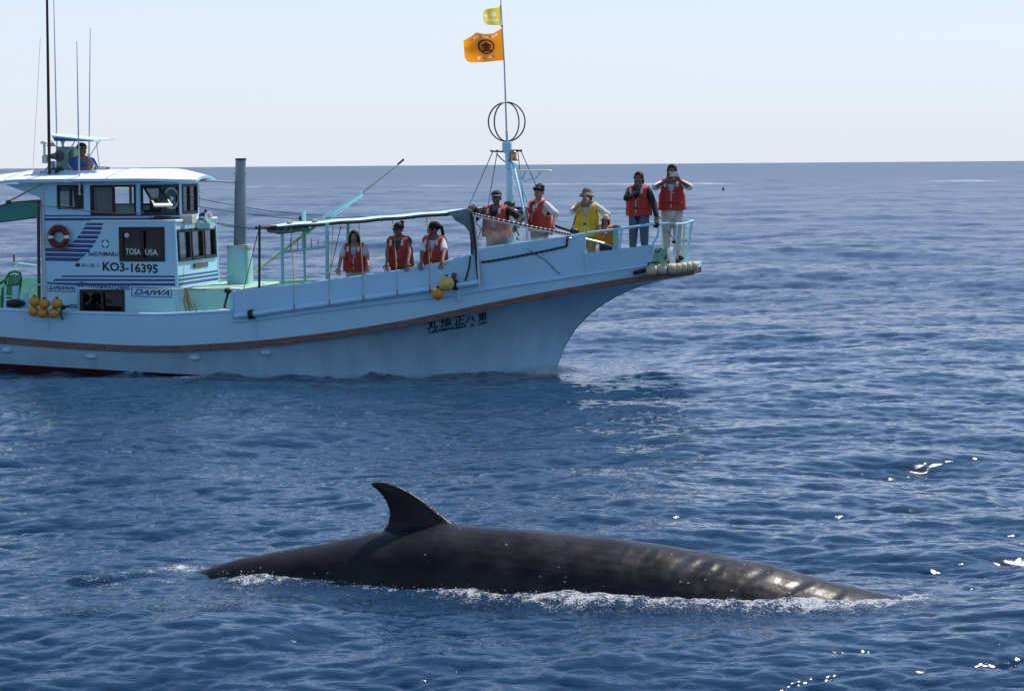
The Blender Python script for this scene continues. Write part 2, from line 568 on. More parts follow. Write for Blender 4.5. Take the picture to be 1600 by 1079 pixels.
cr.color_ramp.elements[0].position, cr.color_ramp.elements[0].color = 0.36, (0.40, 0.69, 0.84, 1)
cr.color_ramp.elements[1].position, cr.color_ramp.elements[1].color = 0.72, (0.31, 0.52, 0.66, 1)
nt.links.new(ns.outputs[0], cr.inputs[0])
mx = nd(nt, 'ShaderNodeMix', data_type='RGBA')
mx.inputs[7].default_value = (0.055, 0.013, 0.012, 1)
nt.links.new(m2.outputs[0], mx.inputs[0])
nt.links.new(cr.outputs[0], mx.inputs[6])
nt.links.new(mx.outputs[2], b.inputs['Base Color'])
n3 = nd(nt, 'ShaderNodeTexNoise', Scale=1.1, Detail=2.0)
nt.links.new(tc.outputs['Object'], n3.inputs['Vector'])
bu = nd(nt, 'ShaderNodeBump', Strength=0.12, Distance=0.06)
nt.links.new(n3.outputs[0], bu.inputs['Height'])
nt.links.new(bu.outputs[0], b.inputs['Normal'])
hull_o = part('hull', hull, HULLM, smooth=50)
_bv = [p for p in hull.v]
hull_bvh = BVHTree.FromPolygons(_bv, hull.f)
def on_hull(x, z, out=0.010):
    h = hull_bvh.ray_cast(Vector((x, -9, z)), Vector((0, 1, 0)))
    if h[0] is None:
        return Vector((x, -1.0, z))
    return h[0] + Vector((0, -out, 0))

# --- wooden rub rail, both sides, in long planks with joints
breaks = [-330, -170, 10, 165, 330, 470, 620, 760, 890, 1000, 1086]
for side in (1, -1):
    for a, c in zip(breaks[:-1], breaks[1:]):
        us = smooth_list(a + 0.25, c - 0.25, 10)
        o0 = random.uniform(0, 0.006)
        rr = []
        for u in us:
            t, bt = P_rail(u, -0.5), P_rail(u, 9.5)
            w = 0.05 + o0
            q = [t + Vector((0, 0.02, 0)), t + Vector((0, -w, 0)), bt + Vector((0, -w, 0)), bt + Vector((0, 0.02, 0))]
            rr.append([Vector((p.x, side * p.y, p.z)) for p in q])
        mb = MB().grid(rr, closed_u=True)
        mb.add(rr[0], [(0, 1, 2, 3)]).add(rr[-1], [(3, 2, 1, 0)])
        part('rail_plank', mb, WOOD, bevel=0.006)

# --- bulwark: from the rail up to the sheer; starboard follows the photo, port is plainer
def strip(us, vtop, lean=0.03, th=0.05, port=None, vbot=None):
    """outer (mat 0) and inner (mat 1) skins plus cap (mat 2)"""
    mb = MB()
    out, inn = [], []
    for u in us:
        bt = bp(u, (vbot(u) if vbot else rail_v(u)), -half(u))
        tp = bp(u, vtop(u), -half(u) - lean)
        tp.x = bt.x + (tp.x - bt.x)
        if port is not None:
            tp = Vector((tp.x, half(u) + lean, port(tp.x)))
            bt = Vector((bt.x, half(u), bt.z))
        md = (bt + tp) / 2
        sgn = 1 if port is None else -1
        out.append([bt, md, tp])
        inn.append([p + Vector((0, sgn * th, 0)) for p in (bt, md, tp)])
    mb.grid(out, 0)
    mb.grid(inn, 1)
    mb.grid([[o[2], i[2]] for o, i in zip(out, inn)], 2)
    mb.add(out[0] + inn[0], [(0, 1, 4, 3), (1, 2, 5, 4)], 0)
    mb.add(out[-1] + inn[-1], [(3, 4, 1, 0), (4, 5, 2, 1)], 0)
    return mb
GW = ([-330, -100, 0, 100, 250, 363], [470, 479, 484, 488, 492, 486])
SH = ([363, 405, 440, 515, 580, 620, 660, 700, 735], [456, 452, 447.5, 438.5, 429.5, 424, 417, 408.5, 399])
S2 = ([735, 750, 800, 886, 917], [391, 389, 381.5, 370, 364])
S3 = ([912, 1020], [396, 382])
part('bulwark', strip(smooth_list(-330, 363, 24), lambda u: interp(u, *GW)), [PAINT, MINT, PAINT], smooth=30)
part('bulwark', strip(smooth_list(363, 740, 24), lambda u: interp(u, *SH)), [PAINT, MINT, PAINT], smooth=30)
part('bulwark', strip(smooth_list(740.2, 914.5, 16), lambda u: interp(u, *S2), lean=0.06), [PAINT, MINT, PAINT], smooth=30)
part('bulwark', strip(smooth_list(914.7, 1020, 10), lambda u: interp(u, *S3), lean=0.08), [PAINT, MINT, PAINT], smooth=30)
pz = lambda x: interp(x, [-9, -6, -1, 2.5, 4.5, 6.5], [1.5, 1.55, 1.5, 1.6, 1.86, 2.2])
part('bulwark', strip(smooth_list(-330, 1020, 40), lambda u: 480, port=pz), [PAINT, MINT, PAINT], smooth=30)
# gunwale tube along the low part, and the low bow end beyond the last bulwark
part('gunwale', MB().tube([bp(u, interp(u, *GW), -half(u) - 0.03) + Vector((0, 0.02, 0.0)) for u in smooth_list(-330, 362, 24)], 0.035, 8), PAINT)
sheer_cap = MB().tube([bp(u, interp(u, *SH), -half(u) - 0.03) + Vector((0, 0.025, 0)) for u in smooth_list(364, 738, 24)], 0.022, 8)
part('gunwale', sheer_cap, PAINT)
# fore panel cap and the dark rubber seam below it
part('gunwale', MB().tube([bp(u, interp(u, *S2), -half(u) - 0.06) + Vector((0, 0.025, 0)) for u in smooth_list(741, 914, 14)], 0.018, 8), PAINT)
seam = lambda u: interp(u, [757, 800, 850, 884], [409.5, 402, 392.5, 385])
def skin(u, v, out=0.012):
    """a point on the starboard bulwark skin at pixel (u, v)"""
    y = half(u) + 0.035
    return bp(u, v, -y - out)
part('rubber_seam', MB().tube([skin(u, seam(u), 0.03) for u in smooth_list(752, 885, 10)] + [skin(887, 371, 0.03)], 0.02, 6), BLACK)
for u in smooth_list(760, 880, 16):
    p = skin(u, seam(u), 0.05)
    part('stud', MB().lathe([(0.0, 0.004), (0.007, 0.002), (0.008, -0.006)], p, (0, -1, 0), 6), STEEL)
# long knuckle moulding
kn = lambda u: interp(u, [363, 400, 500, 600, 700, 800, 917, 1014], [503, 499.5, 486, 473.5, 462, 446, 428.5, 414.5])
part('knuckle_moulding', MB().tube([skin(u, kn(u), 0.0) for u in smooth_list(366, 1014, 40)], 0.022, 6), PAINT)
# vertical joints on the side
for u, va, vb in ((73, 492, 518), (398, 500, 531), (363.5, 458, 500)):
    part('side_joint', MB().tube([skin(u, va, 0.004), skin(u + 1, vb, 0.004)], 0.012, 6), PAINT)
part('hanging_line', MB().tube([skin(813, 382, 0.01), skin(840, 399, 0.02), skin(852, 406, 0.012), skin(875, 429, 0.012)], 0.007, 5), ROPE_DARK)

# --- scupper covers under the rail
for u in (10, 140, 301, 412):
    p = P_rail(u, 20)
    q = on_hull(p.x, p.z, 0.0)
    part('scupper', MB().ell(q, (0.105, 0.055, 0.055), 12, 8), PAINT)

# --- pipe lashed along the side with cords
pipe = [(367, 493.5), (405, 489), (460, 481), (520, 473), (580, 464.5), (640, 456), (684, 450)]
part('side_pipe', MB().tube([skin(u, v, 0.09) for u, v in pipe], 0.052, 10), PAINT)
part('side_pipe', MB().tube([skin(714, 446, 0.08), skin(748, 441, 0.08)], 0.05, 10), PAINT)
for u in (459, 514, 567, 620, 671):
    pv = interp(u, [x for x, _ in pipe], [y for _, y in pipe])
    t = interp(u, *SH)
    part('lashing', MB().tube([skin(u, pv + 6, 0.15), skin(u, pv - 6, 0.15), skin(u, pv - 14, 0.03), skin(u, t, 0.035)], 0.005, 5).tube([skin(u + 1, pv - 6, 0.145), skin(u + 1, pv + 5, 0.145)], 0.007, 5), ROPE_TAN)
part('pipe_collar', MB().tube([skin(389, 491.5, 0.09), skin(396, 490.5, 0.09)], 0.085, 12), BLACK)

# --- decks
def deck(name, ua, ub, z0, z1, mat, inset=0.10):
    mb = MB()
    rr = []
    for u in smooth_list(ua, ub, 12):
        h = half(u) - inset
        x = bp(u, rail_v(u), -half(u)).x
        z = z0 + (z1 - z0) * (u - ua) / (ub - ua)
        rr.append([Vector((x, -h, z)), Vector((x, h, z))])
    mb.grid(rr)
    mb.grid([[p - Vector((0, 0, 0.05)) for p in r] for r in rr])
    return part(name, mb, mat, smooth=0)
ZA, ZW, ZF0, ZF1, ZB = 0.86, 1.0, 1.50, 1.66, 1.88
deck('aft_deck', -328, 360, ZA, ZA, MINT)
deck('well_deck', 361, 744, ZW, ZW, MINT, 0.75)
deck('fore_deck', 745, 960, ZF0, ZF1, MINT, 0.22)
# bow platform: blunt end with cap
bow_x0, bow_x1 = bp(958, 420, -0.9).x, bp(1083, 412, -0.4).x
pl_pts = []
for u in (961, 980, 1000, 1017.5, 1018.5, 1035, 1050, 1065, 1086):
    pl_pts.append(Vector((bp(u, rail_v(u), -half(u)).x, -half(u) + (0.12 if u < 1018 else -0.06), 0)))
bowmb = MB()
loop = pl_pts + [Vector((bow_x1 + 0.04, -0.2, 0)), Vector((bow_x1 + 0.04, 0.2, 0))] + [Vector((p.x, -p.y, 0)) for p in reversed(pl_pts)]
bz = lambda x: interp(x, [bow_x0, bow_x1], [1.80, 1.93])
n = len(loop)
top = [Vector((p.x, p.y, bz(p.x))) for p in loop]
bot = [Vector((p.x, p.y * 0.97, bz(p.x) - 0.10)) for p in loop]
bowmb.add(top, [tuple(range(n))], 1).add(bot, [tuple(reversed(range(n)))], 0)
for i in range(n):
    j = (i + 1) % n
    bowmb.add([bot[i], bot[j], top[j], top[i]], [(0, 1, 2, 3)], 0)
part('bow_platform', bowmb, [CYAN, MINT], smooth=20, bevel=0.01)
# wooden stem head under the platform
sh_ = MB()
tipz = P_rail(1086, 4).z
a0, a1 = P_rail(1040, 0).x, bow_x1 + 0.02
sh_.hexa([(a0, -0.72, tipz - 0.10), (a1, -0.42, tipz - 0.04), (a1, 0.42, tipz - 0.04), (a0, 0.72, tipz - 0.10), (a0, -0.74, tipz + 0.02), (a1, -0.44, tipz + 0.08), (a1, 0.44, tipz + 0.08), (a0, 0.74, tipz + 0.02)])
part('stem_head', sh_, WOOD, bevel=0.01)
part('inner_panel', MB().box((bp(1029, 400, -0.62).x, -0.62, 2.04), (0.30, 0.03, 0.30)), MINT)
# ------------------------------------------------------------------ deckhouse
HX0 = -4.54
SIDE = Plane((HX0, -1.10, 0), (1, 0, 0), (0, 0, 1), (0, -1, 0))
PORT = Plane((HX0, 1.10, 0), (1, 0, 0), (0, 0, 1), (0, 1, 0))
ZL, ZR = 2.665, 3.37                          # top of the lower house, underside of the roof
XC = bp(216, 300, -1.1).x                     # where the wheelhouse side turns into its angled front
XL = bp(272.5, 350, -1.1).x                   # front corner of the lower house
A_up = (0.0, ZL + 0.0, XC - HX0, ZR)
win_l = SIDE.rect(90, 289.5, 130, 326)
win_m = SIDE.rect(142, 289.5, 212, 336)
win_big = SIDE.rect(187, 355, 257, 408)
win_low = SIDE.rect(125.5, 452.5, 194.5, 490)
wall = MB()
SIDE.wall(wall, 0, ZL, XC - HX0, ZR, [win_l, win_m])
part('wheelhouse_wall', wall, PAINT, smooth=0)
wall = MB()
SIDE.wall(wall, 0, 0.6, XL - HX0, ZL, [win_big, win_low])
part('house_wall', wall, PAINT, smooth=0)
wall = MB()
port_m = (0.22, win_m[1] + 0.14, 1.42, win_m[3])
port_b = (win_big[0] + 0.12, win_big[1], XL - HX0 - 0.07, win_big[3])
PORT.wall(wall, 0, ZL, XC - HX0, ZR, [port_m])
part('wheelhouse_wall', wall, PAINT, smooth=0)
wall = MB()
PORT.wall(wall, 0, 0.6, XL - HX0, ZL, [port_b])
part('house_wall', wall, PAINT, smooth=0)
# rounded front corners and the flat raked front with its three windows
FT, FB = Vector((XL, -1.1, ZL)), Vector((XL + 0.075, -1.1, 0.6))
fe = (FT - FB).normalized()
FRONT = Plane(FB, (0, 1, 0), fe, Vector((1, 0, 0)))
FRONT.n = FRONT.ex.cross(FRONT.ey).normalized()
HF = (FT - FB).length
fw = [FRONT.rect(273, 358, 294.5, 407), FRONT.rect(297.5, 356.5, 317.5, 405), FRONT.rect(320, 355, 338, 403)]
fw = [(max(0.1, a), b_, min(2.12, c), d) for a, b_, c, d in fw]
zb = sum(f[1] for f in fw) / 3
zt = sum(f[3] for f in fw) / 3
fw = [(0.10 + i * 0.68, zb, 0.10 + i * 0.68 + 0.62, zt) for i in range(3)]
wall = MB()
FRONT.wall(wall, 0, 0, 2.2, HF, fw)
part('house_front', wall, PAINT, smooth=0)
part('corner_post', MB().tube([FB + Vector((-0.02, 0.02, 0)), FT + Vector((-0.02, 0.02, 0))], 0.035, 10), PAINT)
part('corner_post', MB().tube([FB + Vector((-0.02, 2.18, 0)), FT + Vector((-0.02, 2.18, 0))], 0.035, 10), PAINT)
BACKP = Plane((HX0, 1.06, 0), (0, -1, 0), (0, 0, 1), (-1, 0, 0))
wall = MB()
BACKP.wall(wall, 0, 0.6, 2.12, ZR, [(0.35, 0.9, 1.0, 2.5), (0.3, 2.8, 1.8, 3.2)])
part('house_back', wall, PAINT, smooth=0)
part('corner_post', MB().box((HX0 + 0.005, -1.085, 1.9), (0.075, 0.07, 2.6)), STEEL, bevel=0.01)
part('corner_post', MB().tube([bp(60, 312, -1.15), bp(61, 468, -1.15)], 0.032, 8), DARKMETAL)
# roof plate of the lower house, in front of the wheelhouse, and the wheelhouse floor
mb = MB()
mb.box(((XC - 0.9 + XL + 0.03) / 2, 0, ZL + 0.022), (XL + 0.03 - XC + 0.9, 2.24, 0.044))
part('house_roof', mb, PAINT_TOP, bevel=0.012)
part('wheelhouse_floor', MB().box(((HX0 + XC - 0.9) / 2 + 0.05, 0, ZL - 0.01), (XC - 0.9 - HX0 - 0.12, 2.1, 0.04)), INSIDE)
part('darkening_partition', MB().box((-3.6, 0.25, 1.62), (1.8, 0.03, 2.04)), DARK_INSIDE)  # added dark panels inside, placed to make the starboard window look dark
part('darkening_partition', MB().box((-2.7, -0.3, 1.62), (0.03, 1.1, 2.04)), DARK_INSIDE)
# wheelhouse: angled front facets and the narrow front
XB = bp(283, 311, -0.5).x
zc0 = ZL + 0.045
CA, CB = Vector((XC, -1.1, zc0)), Vector((XB - 0.02, -0.5, zc0))
CHAM = Plane(CA, CB - CA, (0, 0, 1), Vector((CB - CA).cross(Vector((0, 0, 1)))))
LC = (CB - CA).length
CA2, CB2 = Vector((XB - 0.02, 0.5, zc0)), Vector((XC, 1.1, zc0))
CHAM2 = Plane(CA2, CB2 - CA2, (0, 0, 1), Vector((CB2 - CA2).cross(Vector((0, 0, 1)))))
FRN = Plane(CB, CA2 - CB, (0, 0, 1), Vector((CA2 - CB).cross(Vector((0, 0, 1)))))
HC = ZR - zc0
zw0, zw1 = win_m[1] - zc0 - 0.0, win_m[3] - zc0
zw0 = max(zw0, 0.05)
wa = (0.05, zw0 + 0.0, LC * 0.565, zw1)
wb = (LC * 0.60, zw0 + 0.0, LC - 0.03, zw1)
for pl, mir in ((CHAM, 0), (CHAM2, 1)):
    h = [wa, wb] if not mir else [(LC - r[2], r[1], LC - r[0], r[3]) for r in (wa, wb)]
    wall = MB()
    pl.wall(wall, 0, 0, LC, HC, h)
    part('wheelhouse_wall', wall, PAINT, smooth=0)
wfr = (0.10, zw0, 0.90, zw1)
wall = MB()
FRN.wall(wall, 0, 0, 1.0, HC, [wfr])
part('wheelhouse_wall', wall, PAINT, smooth=0)

def window(pl, r, frame_w=0.04, split=False, pane=GLASS, frame_mat=BLACK, label=None, depth=0.015, sill=0.0):
    """frame with pane(s) as sub-parts"""
    f = MB()
    pl.ring(f, (r[0] - 0.006, r[1] - 0.006, r[2] + 0.006, r[3] + 0.006), frame_w, -0.05, depth)
    if split:
        m = (r[0] + r[2]) / 2
        pl.bar(f, m - 0.022, r[1] + frame_w, m + 0.022, r[3] - frame_w, -0.045, depth - 0.004)
    fo = part('window', f, frame_mat, smooth=0, bevel=0.005, label=label)
    rs = [(r[0], r[1], r[2], r[3])] if not split else [(r[0], r[1], m, r[3]), (m, r[1], r[2], r[3])]
    for q in rs:
        g = MB()
        pl.bar(g, q[0] + frame_w * 0.9, q[1] + frame_w * 0.9, q[2] - frame_w * 0.5, q[3] - frame_w * 0.9, -0.022, -0.018)
        part('pane', g, pane, fo, smooth=0)
    return fo
window(SIDE, win_l, 0.035, True, GLASS_DARK)
wm = window(SIDE, win_m, 0.04, True, GLASS)
window(SIDE, win_big, 0.075, True, GLASS_DARK, label='window lettered TOSA USA')
wlow = window(SIDE, win_low, 0.06, True, GLASS_DARK)
window(PORT, port_m, 0.03, True, GLASS)
wpb = window(PORT, port_b, 0.04, True, GLASS)
for r in fw:
    window(FRONT, r, 0.055, False, GLASS, BLACK, depth=0.03)
window(FRN, wfr, 0.05, True, GLASS)
window(CHAM2, (LC - wa[2], wa[1], LC - wa[0], wa[3]), 0.04)
window(CHAM2, (LC - wb[2], wb[1], LC - wb[0], wb[3]), 0.04)
# angled facet: first opening has its sash swung up and out, second carries the round clear-view screen
f = MB()
CHAM.ring(f, (wa[0] - 0.006, wa[1] - 0.006, wa[2] + 0.006, wa[3] + 0.006), 0.045, -0.05, 0.015)
fo = part('window', f, BLACK, smooth=0, label='window with its sash swung open')
sash_h = (wa[3] - wa[1]) * 0.98
ang = radians(52)
sd = Vector((CHAM.ey * -cos(ang) + CHAM.n * sin(ang)))
s0 = CHAM.pt(wa[0] + 0.03, wa[3] - 0.03, 0.02)
SASH = Plane(s0, CHAM.ex, sd, CHAM.ex.cross(sd))
g = MB()
w_ = wa[2] - wa[0] - 0.06
SASH.ring(g, (0, 0, w_, sash_h), 0.035, -0.012, 0.012)
sa = part('sash', g, DARKMETAL, fo, smooth=0)
g = MB()
SASH.bar(g, -0.005, sash_h, w_ + 0.005, sash_h + 0.035, -0.02, 0.02)
part('sash_rail', g, PAINT_TOP, fo, smooth=0)
g = MB()
SASH.bar(g, 0.03, 0.03, w_ - 0.03, sash_h - 0.03, -0.003, 0.003)
part('pane', g, GLASS, fo, smooth=0)
f = MB()
CHAM.ring(f, (wb[0] - 0.006, wb[1] - 0.006, wb[2] + 0.006, wb[3] + 0.006), 0.035, -0.05, 0.015)
fo = part('window', f, BLACK, smooth=0, label='window with round clear view screen')
g = MB()
CHAM.bar(g, wb[0] + 0.03, wb[1] + 0.03, wb[2] - 0.03, wb[3] - 0.03, -0.022, -0.018)
part('pane', g, GLASS, fo, smooth=0)
cc = CHAM.pt((wb[0] + wb[2]) / 2, (wb[1] + wb[3]) / 2 + 0.02, 0.0)
rr_ = (wb[2] - wb[0]) * 0.47
ring = [cc + (CHAM.ex * cos(k * pi / 16) + CHAM.ey * sin(k * pi / 16) * 1.28) * rr_ for k in range(32)]
part('screen_ring', MB().tube(ring, 0.016, 8, closed=True).lathe([(0.0, 0.04), (0.035, 0.035), (0.04, -0.02)], cc, CHAM.n, 12).tube([cc, cc - CHAM.ey * rr_ * 1.25], 0.012, 6).tube([cc, cc + (CHAM.ex * 0.8 - CHAM.ey) * rr_ * 0.85], 0.008, 6), STEEL, fo)
# dash inside the wheelhouse and things behind the glass
part('dashboard', MB().box((XC + 0.05, 0, zc0 + 0.08), (0.35, 1.2, 0.16)), DARK_INSIDE)
part('radar_display', MB().box((XC + 0.02, -0.35, zc0 + 0.26), (0.10, 0.28, 0.22)), BLACK, bevel=0.01)
part('curtain', MB().grid([[Vector((HX0 + win_m[0] + 0.03 + 0.38 * i / 12, -1.02 + 0.012 * sin(i * 2.1), z)) for i in range(13)] for z in (zc0 + 0.03, ZR - 0.05)]), CANVAS_GREY)
part('chart_sheet', MB().box((HX0 + win_big[0] + 0.29, -1.02, (win_big[1] + win_big[3]) / 2 + 0.02), (0.16, 0.008, 0.42)), CANVAS_GREY)
part('sticker', MB().lathe([(0.0, 0.002), (0.045, 0.002), (0.045, -0.002), (0.0, -0.002)], SIDE.pt(win_big[0] + 0.13, win_big[3] - 0.14, -0.012), (0, -1, 0), 20), STEEL)

# --- stripes (flat print, 3 mm proud)
def stripe(mb, pl, pxs, c=0.003):
    q = [pl.px(*p) for p in pxs]
    mb.add([pl.pt(a, b_, c) for a, b_ in q] + [pl.pt(a, b_, -0.004) for a, b_ in q], [(0, 1, 2, 3), (0, 1, 5, 4), (1, 2, 6, 5), (2, 3, 7, 6), (3, 0, 4, 7)])
def zstripe(pl, a0, z0, a1, z1, c=0.003):
    mb = MB()
    pl.bar(mb, a0, z0, a1, z1, -0.002, c)
    part('stripe', mb, NAVY, smooth=0)
za = [SIDE.px(66.5, v)[1] for v in (336, 338.3, 340.6, 344.8)]
for z0, z1 in ((za[1], za[0]), (za[3], za[2])):
    zstripe(SIDE, 0.0, z0, XC - HX0 + 0.0, z1)
for z0, z1 in ((za[1], za[0]), (za[3], za[2])):
    zz0, zz1 = max(z0, zc0 + 0.002) - zc0, z1 - zc0
    if zz1 > zz0:
        zstripe(CHAM, 0.0, zz0, LC, zz1)
Cx = lambda x: x / 5.395
Cy = lambda y: 310 + y / 5.395
sw = [(207, 225, 733, 876), (237, 262, 715, 866), (274, 299, 694, 853), (311, 337, 667, 835), (348, 374, 632, 815), (385, 412, 578, 790), (417, 446, 345, 763), (456, 487, 345, 733), (494, 524, 345, 690)]
for i, (ya, yb, xa, xb) in enumerate(sw):
    slope = 0.02
    xa2, xb2 = (xa - 22 if i < 6 else xa), (xb - 16 if i < 7 else xb - 36)
    mb = MB()
    stripe(mb, SIDE, [(Cx(max(xa2, 352)), Cy(yb)), (Cx(xb2), Cy(yb + slope * (xb2 - xa2))), (Cx(xb), Cy(ya + slope * (xb - xa))), (Cx(max(xa, 352)), Cy(ya))])
    part('stripe', mb, NAVY, smooth=0)
zs = [SIDE.px(270, v)[1] for v in (430.5, 433.2, 436.0, 439.5, 442.2, 446.5)]
starts = [(510, 530), (440, 465), (350, 400)]
for k in range(3):
    z0, z1 = zs[2 * k + 1], zs[2 * k]
    aL0, aL1 = SIDE.px(Cx(starts[k][0]), 425)[0], SIDE.px(Cx(starts[k][1]), 425)[0]
    aR = XL + 0.02 - HX0
    mb = MB()
    q = [(aL0, z0), (aR, z0), (aR, z1), (aL1, z1)]
    mb.hexa([SIDE.pt(a, b_, -0.002) for a, b_ in q] + [SIDE.pt(a, b_, 0.003) for a, b_ in q])
    part('stripe', mb, NAVY, smooth=0)
    zstripe(FRONT, 0.0, (z0 - 0.6) * HF / (ZL - 0.6), 2.2, (z1 - 0.6) * HF / (ZL - 0.6))
# --- lettering
plane_text('KO3-16395', SIDE, (160.5, 423), (247, 427.5), 14.5, BLACKPAINT, boat, bold=0.032, name='lettering')
plane_text('SeiJUNMARU', SIDE, (138, 401.5), (185, 402.5), 8.8, BLACKPAINT, boat, bold=0.02)
plane_text('USA', SIDE, (121, 448), (136.5, 448.5), 8.2, NAVY, boat, bold=0.03)
plane_text('WHAleWATCHiNG', SIDE, (137, 449.5), (203, 453), 6.5, NAVY, boat, bold=0.035)
plane_text('TOSA', SIDE, (196, 397), (219.5, 398), 9.0, WHITEPAINT, boat, c=-0.012, bold=0.01)
plane_text('USA', SIDE, (226.5, 398), (246, 398.8), 9.0, WHITEPAINT, boat, c=-0.012, bold=0.01)
for body, s0_, s1_ in (('TOSA', 0.10, 0.44), ('USA', 0.55, 0.84)):
    wd = port_b[2] - port_b[0]
    lettering(body, lambda s, t, s0_=s0_, s1_=s1_: PORT.pt(port_b[2] - wd * (s0_ + (s1_ - s0_) * s), port_b[1] + 0.15 + 0.11 * t, -0.01), BLACKPAINT, boat, bold=0.01)
plane_text('282-11282', SIDE, (126.5, 416.5), (148.5, 417.3), 5.0, BLACKPAINT, boat, bold=0.01)
mb = MB()
a_, b_ = SIDE.px(118, 416.6)
SIDE.bar(mb, a_, b_, a_ + 0.085, b_ + 0.062, -0.002, 0.003)
part('number_plate', mb, BLACKPAINT, smooth=0)
def ring_mark(u, v, r0, r1, arcs, mat, c=0.003):
    a, b_ = SIDE.px(u, v)
    mb = MB()
    for p0, p1 in arcs:
        k = 10
        rows = []
        for i in range(k + 1):
            t = p0 + (p1 - p0) * i / k
            rows.append([SIDE.pt(a + r * cos(t), b_ + r * sin(t) * 1.05, c) for r in (r0, r1)])
        mb.grid(rows)
    part('emblem', mb, mat, smooth=0, fix=False)
ring_mark(164.5, 381, 0.052, 0.076, [(0.25 + k * pi / 2, 1.32 + k * pi / 2) for k in range(4)], NAVY)
ring_mark(164.5, 381, 0.0, 0.045, [(0, pi), (pi, 2 * pi)], WHITEPAINT)
ring_mark(153.2, 414.5, 0.018, 0.027, [(0, pi), (pi, 2 * pi)], BLACKPAINT)
# the two framed slanted letter plates
def logo(u0, v0, u1, v1, dv):
    A, B, T = SIDE.px(u0, v1), SIDE.px(u1, v1 + dv), SIDE.px(u0, v0)
    h = T[1] - A[1]
    fn = lambda s, t: SIDE.pt(A[0] + (B[0] - A[0]) * s, A[1] + (B[1] - A[1]) * s + h * t, 0.004)
    mb = MB()
    for q in (((0, 0), (1, 0), (1, .09), (0, .09)), ((0, .91), (1, .91), (1, 1), (0, 1)), ((0, .09), (.02, .09), (.02, .91), (0, .91)), ((.98, .09), (1, .09), (1, .91), (.98, .91))):
        mb.add([fn(*p) for p in q], [(0, 1, 2, 3)])
    part('logo_frame', mb, NAVY, smooth=0, fix=False)
    lettering('DAIWA', lambda s, t: fn(0.06 + 0.88 * s, 0.2 + 0.6 * t), NAVY, boat, name='logo_lettering', bold=0.03, shear=0.45)
logo(205.5, 448, 268.5, 463, 2.5)
logo(74.5, 440.5, 117.5, 455, 1.5)
mb = MB()
r = FRONT.rect(298.5, 411, 324, 417.5)
FRONT.bar(mb, 0.85, r[1], 1.62, r[3], -0.002, 0.012)
np_ = part('name_plate', mb, BLACKPAINT, smooth=0)
mb = MB()
FRONT.bar(mb, 0.87, r[1] + 0.012, 1.60, r[3] - 0.012, 0.0, 0.016)
part('plate_face', mb, WOOD, np_, smooth=0)

# --- the crowned roof with its pointed front and the canopy aft
RX0, RX1 = bp(-55, 283, -1.35).x, XC + 0.16
RXF = bp(309, 284, -0.45).x
outline = [(RX0, 1.22), (RX0 + 0.35, 1.36), (HX0 - 0.2, 1.36), (HX0 + 0.9, 1.36), (XC - 0.35, 1.36), (RX1, 1.36), (RX1 + (RXF - RX1) * 0.5, 0.97), (RXF, 0.52)]
def roof_pt(x, y, hw, dz):
    cam_ = 0.17 * (1 - (y / hw) ** 2) * min(1, hw / 1.2)
    droop = -0.10 * max(0, (HX0 - 0.35 - x) / 1.0) ** 1.2 - 0.10 * max(0, (x - RX1) / (RXF - RX1)) ** 1.5 * 0.3
    return Vector((x, y, ZR + 0.015 + dz + cam_ + droop))
xs = sorted(set([o[0] for o in outline] + smooth_list(RX0, RXF, 22)))
top_, bot_ = [], []
for x in xs:
    hw = interp(x, [o[0] for o in outline], [o[1] for o in outline])
    ys = [hw * k / 8 for k in range(-8, 9)]
    top_.append([roof_pt(x, y, hw, 0.05) for y in ys])
    bot_.append([roof_pt(x, y, hw, 0.0) for y in ys])
mb = MB().grid(top_, 0).grid([list(reversed(r)) for r in bot_], 1)
for side in (0, -1):
    mb.grid([[t[side], b2[side]] for t, b2 in zip(top_, bot_)], 1)
for e in (0, -1):
    mb.grid([top_[e], bot_[e]], 1)
roof = part('wheelhouse_roof', mb, [PAINT_TOP, PAINT], smooth=30)
mb = MB()
for x in (bp(178, 280, -1).x, bp(20, 280, -1).x):
    mb.tube([roof_pt(x, y, 1.36, 0.052) for y in smooth_list(-1.34, 1.3, 10)], 0.012, 5)
part('roof_seam', mb, STEEL, roof)
# bracket under the canopy and its brace
part('canopy_bracket', MB().prism([(HX0, -1.08, ZR), (bp(8, 286, -1.1).x, -1.08, ZR - 0.03), (HX0, -1.08, ZR - 0.28)], (0, 0.05, 0)), PAINT, smooth=0)
part('canopy_stay', MB().tube([bp(66, 287, -1.3), bp(13, 315, -1.3)], 0.014, 6), ROPE_TAN)
part('stay_knob', MB().ell(bp(13, 316, -1.3), (0.055, 0.05, 0.04), 10, 6), DARKMETAL)
part('long_rope', MB().tube([bp(13, 316, -1.28), bp(40, 318.5, -1.25), bp(90, 324, -1.22), bp(140, 330, -1.2), bp(190, 334, -1.17), bp(225, 332, -1.17)], 0.008, 5), ROPE_TAN)
rows_ = []
for i in range(13):
    u = -70 + 127 * i / 12
    vt = interp(u, [-70, 0, 13, 57], [326, 323, 317, 313.5])
    vb = interp(u, [-70, 0, 57], [355, 347, 340])
    rows_.append([bp(u, vt + (vb - vt) * j / 5, 0.75 + 0.04 * sin(i * 0.9 + j) + 0.03 * j) for j in range(6)])
mb = MB().grid(rows_)
mb.grid([[p + Vector((0, 0.012, 0)) for p in r] for r in rows_])
part('aft_awning', mb, CANVAS_TEAL)
mb = MB().tube([r[0] for r in rows_], 0.018, 6).tube([r[-1] for r in rows_], 0.012, 6)
part('awning_rail', mb, DARKMETAL)

